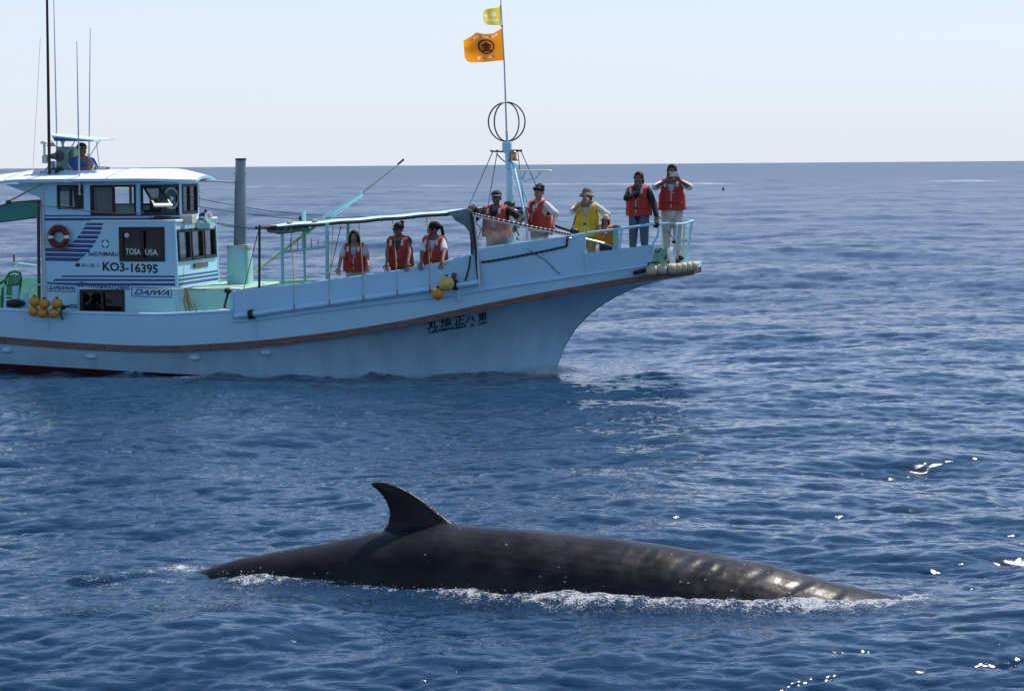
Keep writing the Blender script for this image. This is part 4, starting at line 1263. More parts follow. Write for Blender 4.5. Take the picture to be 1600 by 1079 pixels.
# ------------------------------------------------------------------ things hung on or standing on the boat
c = bp(92, 370, -1.17)
lr = thing('life_ring', 'round red and white lifebuoy hung on the cabin side', 'lifebuoy', c)
R0, r0_ = 0.150, 0.055
def arc(t0, t1, k=10, rr=r0_): return MB().tube([Vector((R0 * cos(t0 + (t1 - t0) * i / k), 0, R0 * 1.03 * sin(t0 + (t1 - t0) * i / k))) for i in range(k + 1)], rr, 12)
for a, b_ in ((0.17, pi - 0.17), (pi + 0.17, 2 * pi - 0.17)):
    arc(a, b_, 20).build('ring_segment', RED, lr)
for a in (0, pi):
    arc(a - 0.17, a + 0.17, 6, 0.058).build('white_band', WHITEPAINT, lr)
MB().tube([Vector((0.212 * cos(t), -0.015, 0.218 * sin(t) + 0.01 * cos(4 * t))) for t in [2 * pi * i / 40 for i in range(40)]], 0.008, 5, closed=True).build('grab_line', ROPE_TAN, lr)

def float_ball(u, v, Y, r, mat, label, group, stretch=(1, 1, 1.0), cat='float', lugs=True):
    c = bp(u, v, Y)
    t = thing('net_float', label, cat, c, 0, group)
    MB().ell((0, 0, 0), (r * stretch[0], r * stretch[1], r * stretch[2]), 18, 12).build('ball', mat, t)
    if lugs:
        MB().lathe([(0.0, -0.03), (0.028, -0.03), (0.024, 0.02), (0.0, 0.02)], (0, 0, r * stretch[2] + 0.005), (0, 0, 1), 10).build('rope_eye', BLACK, t)
        MB().tube([Vector((r * stretch[0] * 1.005 * cos(a), r * stretch[1] * 1.005 * sin(a), 0)) for a in [2 * pi * i / 24 for i in range(24)]], 0.006, 4, closed=True).build('mould_seam', mat, t)
    return t
gy = 'ochre floats lashed to the low gunwale by the cabin'
yf = -1.93
for (u, v, lb) in ((54, 471, 'upper row, farthest aft'), (69.5, 474.5, 'upper row, middle'), (89, 474, 'upper row, next to the black knot'), (52.5, 486, 'lower row, farthest aft'), (66.5, 488.5, 'lower row, middle'), (84.5, 489, 'lower row, next to the black knot')):
    float_ball(u, v, yf - (0.02 if v > 480 else 0.05), 0.098, FLOAT_YELLOW, 'ochre float in the cluster below the cabin, ' + lb, gy, (1.02, 0.9, 0.93))
kn_ = thing('lashing_knot', 'black rope knot tying the ochre float cluster to the gunwale', 'rope', bp(99, 480, -1.93))
o0 = bp(99, 480, -1.93)
MB().ell((0, 0, 0), (0.05, 0.05, 0.045), 10, 7).tube([(0, 0, 0), (0.11, 0.04, 0.0), (0.24, 0.06, -0.01)], 0.012, 6).tube([(0, 0.02, 0.01), (0.12, 0.05, 0.035), (0.24, 0.06, 0.03)], 0.012, 6).tube([(-0.03, 0, 0), (-0.05, -0.01, -0.12), (-0.01, -0.01, -0.22)], 0.018, 6).build('knot', BLACK, kn_)
float_ball(698, 443, -2.0, 0.128, FLOAT_LIGHT, 'larger pale yellow ball float hung on the hull below the awning end', 'ball floats by the awning end')
float_ball(684, 459, -2.02, 0.105, FLOAT_YELLOW, 'smaller orange ball float hung just below the pale yellow one', 'ball floats by the awning end')
# bow fenders in a row along the edge of the platform
gb = 'cream fender floats along the bow edge'
names = ['first', 'second', 'third', 'fourth', 'fifth', 'sixth', 'seventh']
fu = [(1018, 422.5, 0.93, 0.085, 1.05), (1034, 421, 0.87, 0.085, 0.95), (1050, 420, 0.80, 0.09, 0.80), (1059.5, 419, 0.75, 0.088, 0.66), (1068, 418, 0.70, 0.086, 0.62), (1076, 417, 0.64, 0.086, 0.62), (1084.5, 416, 0.54, 0.086, 0.62)]
for i, (u, v, y, r, st) in enumerate(fu):
    c = bp(u, v, -y - 0.09)
    t = thing('bow_fender', 'cream fender float at the bow tip, %s of seven counting from the cabin end' % names[i], 'fender', c, 0, gb)
    hl = r * st * 1.02
    mb = MB().lathe([(0.012, -hl), (r * 0.62, -hl * 0.98), (r * 0.88, -hl * 0.78), (r, -hl * 0.3), (r, hl * 0.3), (r * 0.88, hl * 0.78), (r * 0.62, hl * 0.98), (0.012, hl)], (0, 0, 0), (1, 0.18 + 0.05 * (i > 3), 0.06), 16)
    mb.build('ball', FLOAT_CREAM, t)
    MB().lathe([(0.018, -hl - 0.012), (0.03, -hl), (0.03, hl), (0.018, hl + 0.012)], (0, 0, 0), (1, 0.2, 0.06), 8).build('rope_core', BLACK, t)

# coiled rope on the hook in front of the cabin
rc = thing('rope_coil', 'tan rope coil hanging in front of the cabin corner', 'rope', bp(290, 452, -1.3))
mb = MB()
for k, (dx, ln) in enumerate(((-0.02, 0.42), (0.0, 0.46), (0.03, 0.44), (0.06, 0.40))):
    mb.tube([Vector((dx * 0.3, 0.01 * k, 0)), Vector((dx - 0.02, -0.02 + 0.01 * k, -ln * 0.5)), Vector((dx + 0.03 + 0.02 * k, 0, -ln)), Vector((dx + 0.07 + 0.02 * k, 0.02, -ln * 0.92)), Vector((dx + 0.03, 0.03, -ln * 0.45)), Vector((0.01, 0.02, 0))], 0.011, 6)
mb.tube([(-0.03, 0, 0.01), (0.08, 0, 0.02), (0.2, 0.05, 0.0), (0.36, 0.05, -0.01)], 0.012, 6)
mb.build('coil', ROPE_TAN, rc)

# green plastic chairs on the aft deck
def chair(loc, rz, label):
    t = thing('plastic_chair', label, 'chair', loc, rz, 'green plastic chairs on the aft deck')
    MB().hexa([(-.22, -.20, .42), (.22, -.20, .42), (.20, .2, .40), (-.2, .2, .40), (-.22, -.20, .45), (.22, -.20, .45), (.20, .2, .43), (-.2, .2, .43)]).build('seat', GREEN_PLASTIC, t, bevel=0.015)
    for sx in (-1, 1):
        MB().tube([(sx * .23, -.22, 0), (sx * .21, -.19, .43)], [.022, .03], 8).build('leg', GREEN_PLASTIC, t)
        MB().tube([(sx * .23, .24, 0), (sx * .2, .19, .43)], [.022, .03], 8).build('leg', GREEN_PLASTIC, t)
        MB().tube([(sx * .22, -.20, .43), (sx * .26, -.20, .62), (sx * .27, -.12, .66), (sx * .26, .12, .66), (sx * .22, .22, .72)], .025, 8).build('armrest', GREEN_PLASTIC, t)
    MB().tube([(-.2, .19, .43), (-.22, .25, .75), (-.15, .28, .86), (0, .29, .89), (.15, .28, .86), (.22, .25, .75), (.2, .19, .43)], .026, 8).build('back_frame', GREEN_PLASTIC, t)
    for k in range(-3, 4):
        MB().hexa([(k * .052 - .014, .20, .45), (k * .052 + .014, .20, .45), (k * .052 + .014, .215, .45), (k * .052 - .014, .215, .45), (k * .05 - .014, .275, .84 - abs(k) * .008), (k * .05 + .014, .275, .84 - abs(k) * .008), (k * .05 + .014, .29, .84 - abs(k) * .008), (k * .05 - .014, .29, .84 - abs(k) * .008)]).build('slat', GREEN_PLASTIC, t)
    return t
chair(Vector((bp(4, 440, -0.4).x, -0.4, ZA)), radians(-28), 'green plastic garden chair at the left edge, nearest the cabin')
chair(Vector((bp(-40, 440, 0.4).x, 0.45, ZA)), radians(15), 'green plastic garden chair behind, farther aft on the deck')

# ------------------------------------------------------------------ flags
FLAG_O = M('orange_flag_cloth', (0.86, 0.30, 0.012), 0.8, var=0.05, trans=0.6)
FLAG_Y = M('yellow_flag_cloth', (0.84, 0.70, 0.06), 0.8, var=0.05, trans=0.6)
MAROON = M('maroon_print', (0.16, 0.006, 0.025), 0.8, var=0.05, trans=0.3)
PALE_PRINT = M('pale_pink_print', (0.80, 0.60, 0.50), 0.8, var=0.1, trans=0.65)
GREY_PRINT = M('grey_print', (0.25, 0.22, 0.18), 0.8, var=0.1, trans=0.5)
WHITE_PRINT = M('white_print', (0.88, 0.87, 0.78), 0.8, var=0.05, trans=0.65)
def flag(name, label, corners, top_pts, bot_pts, wave, mat, paint=None):
    """cloth between a top and a bottom pixel curve, s from hoist (0) to fly (1)"""
    def pt(s, t, off=0.0):
        ut, vt = interp(s, [p[0] for p in top_pts], [p[1] for p in top_pts]), interp(s, [p[0] for p in top_pts], [p[2] for p in top_pts])
        ub, vb = interp(s, [p[0] for p in bot_pts], [p[1] for p in bot_pts]), interp(s, [p[0] for p in bot_pts], [p[2] for p in bot_pts])
        Y = wave(s, t)
        return bp(ut + (ub - ut) * t, vt + (vb - vt) * t, Y + off)
    o = pt(0, 0)
    f = thing(name, label, 'flag', o)
    NI, NJ = 90, 60
    rows = [[pt(i / NI, j / NJ) for j in range(NJ + 1)] for i in range(NI + 1)]
    mb = MB().grid(rows)
    if paint:                                   # the print is dyed into the cloth: faces take the print's colour
        mb.m = [paint((i + 0.5) / NI, (j + 0.5) / NJ) for i in range(NI) for j in range(NJ)]
    mb.build('cloth', mat, f, o, smooth=80, fix=False)
    MB().tube([r for r in rows[0]], 0.006, 5).build('hoist_tape', PALE_PRINT, f, o)
    return f, pt, o
def dyed(W, Hh, shapes):
    def fn(s, t):
        for k, f in shapes:
            if f(s * W, t * Hh):
                return k
        return 0
    return fn
_r = random.Random(4)
def worn_row(W, Hh, cells, size):
    out = []
    for s, t, dark in cells:
        for _ in range(4):
            x, y = s * W + _r.uniform(-.35, .35) * size, t * Hh + _r.uniform(-.35, .35) * size
            hx, hy = (0.40 * size, 0.14 * size) if _r.random() < 0.5 else (0.14 * size, 0.40 * size)
            out.append((2 if dark else 1, lambda a, b_, x=x, y=y, hx=hx, hy=hy: abs(a - x) < hx and abs(b_ - y) < hy))
    return out
def flower(cx, cy, r0):
    return lambda a, b_: (a - cx) ** 2 + (b_ - cy) ** 2 < (r0 * (1 + 0.3 * cos(5 * math.atan2(b_ - cy, a - cx)))) ** 2
w1 = lambda s, t: s * (0.10 * sin(5.5 * s + 1.2 * t) + 0.05 * sin(9 * s - 3 * t + 1)) + 0.03 * s * sin(7 * t)
of, opt_, oo = flag('boat_flag', 'orange flag with maroon ring emblem flying from the foremast pole', None,
    [(0, 784, 45), (0.15, 778, 48), (0.3, 770, 52.5), (0.5, 757, 53.5), (0.68, 744, 51), (0.8, 738, 56), (1, 724, 64)],
    [(0, 788, 94.5), (0.3, 774, 95.5), (0.6, 756, 97.5), (0.85, 736, 98), (0.95, 730, 96), (1, 726, 90)], w1, [FLAG_O, PALE_PRINT, GREY_PRINT],
    dyed(62, 46, worn_row(62, 46, [(0.22 + 0.075 * i, 0.115 + 0.012 * max(0, i - 5), i % 3 == 2) for i in range(9)], 4.2) + worn_row(62, 46, [(0.33, 0.83, True), (0.44, 0.85, False), (0.56, 0.85, True), (0.68, 0.85, False)], 5.0)))
def print_on(pt, o, vs, fs, name, mat, par, off=-0.006):
    MB().add([pt(a, b_, off) for a, b_ in vs], fs).build(name, mat, par, o, smooth=0, fix=False)
# the ring, 23 px across, about (757, 72.5)
W_, H_ = 62.0, 46.0
cs, ct = 0.485, 0.46
def disc(r0, r1, n=40):
    vs, fs = [], []
    for i in range(n):
        a = 2 * pi * i / n
        for r in (r0, r1):
            vs.append((cs + r * cos(a) / W_, ct + r * sin(a) / H_))
    for i in range(n):
        j = (i + 1) % n
        fs.append((2 * i, 2 * i + 1, 2 * j + 1, 2 * j))
    return vs, fs
print_on(opt_, oo, *disc(10.0, 12.0), 'ring_emblem', MAROON, of)
print_on(opt_, oo, *disc(12.2, 12.9), 'emblem_edge', PALE_PRINT, of)
tv, tf = text_geo('金', 0.04)
print_on(opt_, oo, [(cs + (0.5 - a) * 16 / W_, ct + (0.5 - b_) * 16 / H_) for a, b_ in tv], tf, 'emblem_character', MAROON, of)
BAND_PRINT = M('pale_yellow_print', (0.88, 0.82, 0.42), 0.8, var=0.08, trans=0.6)
w2 = lambda s, t: s * (0.05 * sin(6 * s + 0.6 * t))
yf_, ypt, yo = flag('pennant_flag', 'small yellow flag with white flowers at the top of the foremast pole', None,
    [(0, 782, 11.5), (0.3, 774, 12.5), (0.6, 764, 14), (0.9, 757, 16), (1, 755, 19)],
    [(0, 782, 39.5), (0.3, 775, 40), (0.7, 762, 39), (0.9, 757, 36), (1, 755, 31)], w2, [FLAG_Y, WHITE_PRINT, BAND_PRINT],
    dyed(27, 26, [(1, flower(10.3, 9.9, 3.4)), (1, flower(21.4, 11.5, 3.1)), (2, lambda a, b_: 3.5 < a < 24 and 16.5 < b_ < 20.5)]))
# far marker buoy on the water
bq = sea_pt(1130, 297)
by = thing('marker_buoy', 'tiny red marker buoy far off on the open water', 'buoy', bq, 0, None, world=True)
MB().lathe([(0.0, 0.38), (0.09, 0.34), (0.15, 0.15), (0.17, 0.0), (0.1, -0.2), (0.0, -0.25)], (0, 0, 0), (0, 0, 1), 14).build('body', RED, by)
MB().tube([(0, 0, 0.35), (0, 0, 0.6)], 0.02, 6).build('staff', DARKMETAL, by)
# ------------------------------------------------------------------ people
SKIN = M('skin', (0.20, 0.105, 0.07), 0.55, var=0.06, scale=12)
SKIN_F = M('skin_fair', (0.31, 0.175, 0.12), 0.55, var=0.06, scale=12)
HAIR = M('black_hair', (0.010, 0.008, 0.008), 0.6, var=0.3, scale=30, stretch=(6, 6, 1), bump=0.25, bscale=60, spec=0.25)
EYE = M('eye_dark', (0.01, 0.008, 0.008), 0.15)
EYEW = M('eye_white', (0.55, 0.53, 0.5), 0.3)
LIPS = M('lips', (0.24, 0.075, 0.065), 0.5)
VEST_R = M('orange_red_vest_cloth', (0.44, 0.038, 0.024), 0.7, var=0.12, scale=9, bump=0.35, bscale=16)
VEST_Y = M('yellow_vest_cloth', (0.72, 0.47, 0.03), 0.7, var=0.1, scale=9, bump=0.35, bscale=16)
VEST_O = M('orange_vest_cloth', (0.70, 0.20, 0.02), 0.7, var=0.1, scale=9, bump=0.35, bscale=16)
REFLECT = M('reflective_patch', (0.55, 0.55, 0.53), 0.35, var=0.05)
ZIP = M('white_zip', (0.60, 0.58, 0.54), 0.6)
CL = {}
def cloth(name, col, rough=0.85, var=0.12):
    if name not in CL:
        CL[name] = M(name, col, rough, var=var, scale=8, bump=0.4, bscale=12)
    return CL[name]

def prim_mesh(prims, grow=0.0):
    mb = MB()
    for p in prims:
        if p[0] == 'cap':
            _, a, b_, r1, r2 = p
            a, b_ = Vector(a), Vector(b_)
            r1, r2 = r1 + grow, r2 + grow
            d = (b_ - a)
            L = d.length
            d = d / L if L > 1e-6 else Vector((0, 0, 1))
            prof = [(r1 * cos(t), -r1 * sin(t)) for t in [pi / 2 * k / 4 for k in range(4, 0, -1)]] + [(r1, 0), (r2, L)] + [(r2 * cos(t), L + r2 * sin(t)) for t in [pi / 2 * k / 4 for k in range(1, 5)]]
            mb.lathe(prof, a, d, 14)
        else:
            c, r = p[1], p[2]
            mb.ell(c, (r[0] + grow, r[1] + grow, r[2] + grow), 16, 11, mat3=p[3] if len(p) > 3 else None)
    return mb
def blob(prims, voxel=0.012, grow=0.0, smooth=4, cut=None):
    me = prim_mesh(prims, grow).mesh('blob', [SKIN], smooth=0)
    o = bpy.data.objects.new('blob', me)
    COL.objects.link(o)
    r = o.modifiers.new('r', 'REMESH')
    r.mode, r.voxel_size = 'VOXEL', voxel
    s = o.modifiers.new('s', 'SMOOTH')
    s.factor, s.iterations = 0.5, smooth
    dg = bpy.context.evaluated_depsgraph_get()
    dg.update()
    m2 = bpy.data.meshes.new_from_object(o.evaluated_get(dg))
    vs = [v.co.copy() for v in m2.vertices]
    fs = [tuple(p.vertices) for p in m2.polygons]
    bpy.data.objects.remove(o)
    bpy.data.meshes.remove(me)
    bpy.data.meshes.remove(m2)
    if cut:
        keep = [not cut(v) for v in vs]
        fs = [f for f in fs if all(keep[i] for i in f)]
        used = sorted({i for f in fs for i in f})
        mp = {j: i for i, j in enumerate(used)}
        vs, fs = [vs[i] for i in used], [tuple(mp[i] for i in f) for f in fs]
    return MB().add(vs, fs)
def ik(S, T, a, b_, hint):
    S, T = Vector(S), Vector(T)
    d = T - S
    L = d.length
    mx_ = (a + b_) * 0.995
    if L > mx_:
        T = S + d * (mx_ / L)
        d = T - S
        L = mx_
    L = max(L, abs(a - b_) + 0.02)
    u = d.normalized()
    x = (a * a - b_ * b_ + L * L) / (2 * L)
    h = sqrt(max(0.0, a * a - x * x))
    w = Vector(hint)
    w = (w - u * w.dot(u)).normalized()
    return S + u * x + w * h, T
def person(label, head_px, Y, foot_z, yaw=0.0, lean=0.0, hands=None, hints=None, fingers=None, sex='f', head_yaw=0.0, head_pitch=0.0, skin=SKIN,
           shirt=None, sleeve=0.6, trousers=None, vest=VEST_R, hair='short', hat=None, shades=False, vest_low=0.90, group='people on board the boat', bulk=1.0, hem=0.0, leg_splay=0.0, cross=0.0):
    top = bp(head_px[0], head_px[1], Y)
    base = Vector((top.x, Y, foot_z))
    H = (top.z - foot_z) / (cos(lean) * 0.5 + 0.5)
    s = H / 1.65
    root = thing('person', label, 'person', base, yaw, group)
    inv = (BM @ Matrix.Translation(base) @ Matrix.Rotation(yaw, 4, 'Z')).inverted() @ BM
    hipz = 0.90 * s
    # lean about the hips; shift the feet so that the head stays over the given pixel
    RL = Matrix.Rotation(lean, 3, 'X')
    shift = Vector((0, sin(lean) * (H - hipz), 0))
    def up(p):
        p = Vector(p) * s
        q = RL @ (p - Vector((0, 0, hipz))) + Vector((0, 0, hipz))
        return q + shift
    def lo(p): return Vector(p) * s + shift
    wsh = 0.165 if sex == 'f' else 0.19
    wsh *= bulk
    hipw = 0.088
    P = {}
    P['neck'] = up((0, 0.015, 1.40))
    P['skull'] = up((0, 0.0, 1.535))
    HR = RL @ Matrix.Rotation(head_yaw, 3, 'Z') @ Matrix.Rotation(head_pitch - lean * 0.8, 3, 'X')
    hc = P['skull']
    def hd(p): return hc + HR @ (Vector(p) * s)
    body, leg = [], []
    torso = [('ell', up((0, 0.0, 1.22)), (0.150 * s * bulk, 0.098 * s * bulk, 0.19 * s), RL), ('ell', up((0, 0.0, 1.04)), (0.128 * s * bulk, 0.092 * s * bulk, 0.17 * s), RL),
             ('ell', up((0, 0.01, 0.92)), (0.155 * s * bulk, 0.108 * s * bulk, 0.13 * s), RL), ('cap', up((-wsh + 0.02, 0.005, 1.345)), up((wsh - 0.02, 0.005, 1.345)), 0.052 * s, 0.052 * s)]
    trap = [('cap', up((-0.10, 0.01, 1.365)), up((-0.02, 0.01, 1.42)), 0.04 * s, 0.045 * s), ('cap', up((0.10, 0.01, 1.365)), up((0.02, 0.01, 1.42)), 0.04 * s, 0.045 * s)]
    neck = [('cap', up((0, 0.015, 1.36)), hc + HR @ Vector((0, 0.012 * s, -0.05 * s)), 0.052 * s, 0.047 * s)]
    head = [('ell', hd((0, 0.008, 0.03)), (0.076 * s, 0.092 * s, 0.085 * s), HR), ('ell', hd((0, -0.022, -0.03)), (0.062 * s, 0.068 * s, 0.078 * s), HR), ('ell', hd((0, -0.052, -0.088)), (0.030 * s, 0.028 * s, 0.022 * s), HR),
            ('cap', hd((0, -0.088, 0.005)), hd((0, -0.104, -0.028)), 0.009 * s, 0.014 * s), ('ell', hd((-0.032, -0.075, -0.025)), (0.022 * s, 0.015 * s, 0.018 * s), HR), ('ell', hd((0.032, -0.075, -0.025)), (0.022 * s, 0.015 * s, 0.018 * s), HR),
            ('ell', hd((-0.078, 0.012, -0.01)), (0.010 * s, 0.018 * s, 0.030 * s), HR), ('ell', hd((0.078, 0.012, -0.01)), (0.010 * s, 0.018 * s, 0.030 * s), HR)]
    legs = []
    for sx in (-1, 1):
        hip = lo((sx * hipw, 0.01, 0.88))
        kn = lo((sx * (hipw + leg_splay * 0.5), -0.01, 0.47))
        an = lo((sx * (hipw + 0.005 + leg_splay), 0.02, 0.085))
        legs += [('cap', hip, kn, 0.086 * s, 0.058 * s), ('cap', kn, an, 0.056 * s, 0.038 * s)]
    feet = []
    for sx in (-1, 1):
        an = lo((sx * (hipw + 0.005 + leg_splay), 0.02, 0.05))
        feet += [('cap', an + Vector((0, 0.03 * s, -0.01 * s)), an + Vector((sx * 0.02 * s, -0.15 * s, -0.018 * s)), 0.042 * s, 0.034 * s)]
    arms, sleeves, hand_mb, wrists = [], [], MB(), []
    hand_prims = []
    for k, sx in enumerate((-1, 1)):
        S = up((sx * wsh, 0.005, 1.34))
        tg = hands[k] if hands else None
        if tg is None:
            T = lo((sx * (wsh + 0.07), -0.03, 0.80))
        else:
            T = inv @ Vector(tg)
        hint = Vector(hints[k]) if hints and hints[k] else Vector((sx * 0.6, 0.5, -0.6))
        E, T = ik(S, T, 0.275 * s, 0.245 * s, hint)
        arms += [('cap', S, E, 0.046 * s, 0.037 * s), ('cap', E, T, 0.037 * s, 0.026 * s)]
        f = (T - E).normalized()
        fd = Vector(fingers[k]) if fingers and fingers[k] else (f * 0.5 + Vector((0, -0.25, -0.8)))
        fd.normalize()
        pd = (f * 0.6 + fd * 0.6).normalized()
        pc = T + pd * 0.045 * s
        side = pd.cross(Vector((0, -1, 0.25)))
        side = side.normalized() if side.length > 0.15 else Vector((1, 0, 0))
        nrm = side.cross(pd).normalized()
        pm = Matrix((side, nrm, pd)).transposed()
        hand_prims.append(('ell', pc, (0.040 * s, 0.019 * s, 0.052 * s), pm))
        hand_prims.append(('cap', T - f * 0.02 * s, pc, 0.026 * s, 0.024 * s))
        for j, (off, ln) in enumerate(((-0.030, 0.072), (-0.010, 0.082), (0.011, 0.077), (0.030, 0.060))):
            b0 = pc + side * off * s + pd * 0.03 * s
            b1 = pc + side * off * 1.15 * s + (pd * 0.7 + fd * 0.3).normalized() * (0.045 + ln * 0.35) * s
            b2 = b1 + fd * ln * 0.38 * s
            b3 = b2 + (fd * 0.9 - nrm * 0.35 * (1 if fd.dot(nrm) >= -2 else -1)).normalized() * ln * 0.3 * s
            hand_mb.tube([b0, b1, b2, b3], [0.0098 * s, 0.0092 * s, 0.0085 * s, 0.007 * s], 7)
        ths = -sx
        b0 = pc + side * 0.03 * s * ths - pd * 0.02 * s
        b1 = pc + side * 0.062 * s * ths + pd * 0.015 * s
        b2 = b1 + (pd * 0.6 + fd * 0.5 + side * ths * 0.15).normalized() * 0.034 * s
        hand_mb.tube([b0, b1, b2], [0.0125 * s, 0.011 * s, 0.009 * s], 7)
        if sleeve <= 1:
            sleeves.append(('cap', S, S.lerp(E, max(0.15, sleeve)), 0.05 * s, 0.047 * s))
        else:
            sleeves += [('cap', S, E, 0.049 * s, 0.041 * s), ('cap', E, E.lerp(T, min(1, sleeve - 1)), 0.040 * s, 0.034 * s)]
        P['hand%d' % k] = pc
    bm_ = blob(torso + trap + neck + head + legs + arms + hand_prims + (feet if trousers is None else []), 0.0095, 0.0, 2)
    k = len(bm_.v)
    bm_.v += hand_mb.v
    bm_.f += [tuple(i + k for i in f) for f in hand_mb.f]
    bm_.m += hand_mb.m
    bo = bm_.build('body', skin, root, smooth=180, fix=False)
    # face
    for sx in (-1, 1):
        MB().ell(hd((sx * 0.031, -0.083, 0.006)), (0.0135 * s, 0.008 * s, 0.0065 * s), 10, 6, mat3=HR).build('eye', EYEW, root)
        MB().ell(hd((sx * 0.031, -0.0895, 0.006)), (0.0062 * s, 0.004 * s, 0.0062 * s), 8, 6, mat3=HR).build('iris', EYE, root)
        MB().tube([hd((sx * 0.016, -0.092, 0.022)), hd((sx * 0.032, -0.091, 0.028)), hd((sx * 0.050, -0.080, 0.022))], 0.0035 * s, 5).build('eyebrow', HAIR, root)
    MB().ell(hd((0, -0.087, -0.058)), (0.021 * s, 0.008 * s, 0.0065 * s), 10, 6, mat3=HR).build('mouth', LIPS, root)
    # clothes
    if trousers:
        blob([('ell', up((0, 0.01, 0.93)), (0.150 * s * bulk, 0.105 * s * bulk, 0.12 * s), RL)] + legs, 0.014, 0.013, 4).build('trousers', trousers, root, smooth=180, fix=False)
        for i, f in enumerate(feet):
            blob([f], 0.012, 0.006, 3, ).build('shoe', cloth('dark_shoe', (0.03, 0.03, 0.035)), root, smooth=180, fix=False)
    if shirt:
        sp_ = [t for t in torso[:2]] + [torso[3]] + [('ell', up((0, 0.01, 0.96)), (0.152 * s * bulk, 0.106 * s * bulk, (0.13 + hem) * s), RL)] + trap + sleeves
        nz = (up((0, -0.06, 1.405)) - up((0, 0, 0))).length
        zc_ = hc.z - 0.155 * s
        blob(sp_, 0.012, 0.014, 3, cut=lambda v: v.z > zc_ + (v.y - hc.y) * 0.5 and abs(v.x - hc.x) < 0.085 * s).build('shirt', shirt, root, smooth=180, fix=False)
    if vest:
        z0, zs, zt = vest_low, 1.24, 1.415
        nx, nzv = 26, 20
        aw, ad = 0.212 * bulk, 0.145 * bulk
        front, back = [], []
        def hb(z):
            return 1.0 if z < zs else sqrt(max(0.0, 1 - ((z - zs) / (zt - zs)) ** 2.2))
        faces = MB()
        for face in (-1, 1):
            g = []
            for i in range(nzv + 1):
                z = z0 + (zt - z0) * i / nzv
                row = []
                for j in range(nx + 1):
                    x = -1 + 2 * j / nx
                    x = sin(x * pi / 2)
                    a = aw * (1.0 + 0.05 * max(0, (1.1 - z)) / 0.2)
                    y = face * ad * (max(0.0, 1 - abs(x) ** 2.6) ** (1 / 2.6)) * hb(z) + 0.005
                    row.append((x * a, y, z))
                g.append(row)
            for i in range(nzv):
                for j in range(nx):
                    q = [g[i][j], g[i][j + 1], g[i + 1][j + 1], g[i + 1][j]]
                    cx_ = sum(p[0] for p in q) / 4
                    cz_ = sum(p[2] for p in q) / 4
                    if abs(cx_) > aw * (0.99 - 0.20 * min(1, max(0, cz_ - 1.15) / 0.10)) and cz_ > 1.15:
                        continue
                    nk = 0.012 + 0.062 * max(0, min(1, (cz_ - (1.17 if face < 0 else 1.36)) / 0.17))
                    if cz_ > (1.17 if face < 0 else 1.36) and abs(cx_) < nk:
                        continue
                    faces.add([up(p) for p in q], [(0, 1, 2, 3)])
        vo = faces.build('life_vest', vest, root, smooth=60)
        so_ = vo.modifiers.new('thickness', 'SOLIDIFY')
        so_.thickness, so_.offset = 0.035 * s, -0.4
        be = vo.modifiers.new('soft', 'BEVEL')
        be.width, be.segments, be.limit_method = 0.010 * s, 2, 'ANGLE'
        su = vo.modifiers.new('sub', 'SUBSURF')
        su.levels = su.render_levels = 1
        def vf(x, z, out=0.0):
            xx = min(0.99, abs(x) / aw)
            return up((x, -(ad * (1 - xx ** 2.6) ** (1 / 2.6) * hb(z)) - 0.012 - out, z))
        MB().grid([[vf(x, z, 0.004) for x in (-0.008, 0.008)] for z in smooth_list(z0 + 0.05, 1.17, 8)]).build('zip', ZIP, vo)
        for sx in (-1, 1):
            g = []
            for z in (1.285, 1.315, 1.345, 1.372):
                g.append([vf(sx * x, z, 0.012) for x in (0.083, 0.10, 0.122)])
            MB().grid(g).build('reflective_patch', REFLECT, vo)
        for sx in (-1, 1):
            MB().tube([vf(sx * 0.105, z, 0.002) for z in smooth_list(z0 + 0.02, 1.27, 8)], 0.0042 * s, 5).build('seam', vest, vo)
        MB().tube([vf(x, 1.03, 0.006) for x in smooth_list(-0.185, 0.185, 16)], 0.011 * s, 6).build('waist_belt', vest, vo)
        MB().box(vf(0.0, 1.03, 0.016), (0.045 * s, 0.014 * s, 0.032 * s)).build('buckle', BLACK, vo)
        MB().tube([vf(0.0, 1.17, 0.01), vf(0.03, 1.19, 0.02), vf(0.055, 1.20, 0.02)], 0.005 * s, 5).build('cord', ZIP, vo)
    # hair
    hp = []
    if hair in ('short', 'boy', 'cap'):
        hp = [('ell', hd((0, 0.016, 0.050)), (0.086 * s, 0.100 * s, 0.084 * s), HR)]
        if hair == 'boy':
            hp += [('ell', hd((x, -0.068, 0.066)), (0.030 * s, 0.026 * s, 0.028 * s), HR) for x in (-0.048, -0.012, 0.03)] + [('ell', hd((0.0, 0.03, 0.10)), (0.085 * s, 0.08 * s, 0.05 * s), HR), ('cap', hd((0.01, 0.0, 0.125)), hd((0.03, 0.01, 0.150)), 0.026 * s, 0.010 * s)]
    elif hair == 'long':
        hp = [('ell', hd((0, 0.020, 0.046)), (0.089 * s, 0.098 * s, 0.088 * s), HR), ('cap', hd((-0.010, -0.055, 0.10)), hd((-0.078, -0.035, 0.0)), 0.024 * s, 0.024 * s), ('cap', hd((0.010, -0.055, 0.10)), hd((0.078, -0.035, 0.0)), 0.024 * s, 0.024 * s)]
        for sx in (-1, 1):
            hp += [('cap', hd((sx * 0.068, 0.0, 0.03)), hd((sx * 0.092, 0.01, -0.14)), 0.030 * s, 0.032 * s), ('cap', hd((sx * 0.092, 0.01, -0.14)), hd((sx * 0.098, -0.02, -0.21)), 0.03 * s, 0.018 * s)]
        hp += [('cap', hd((0, 0.06, 0.0)), hd((0, 0.065, -0.2)), 0.07 * s, 0.06 * s)]
    elif hair == 'tied':
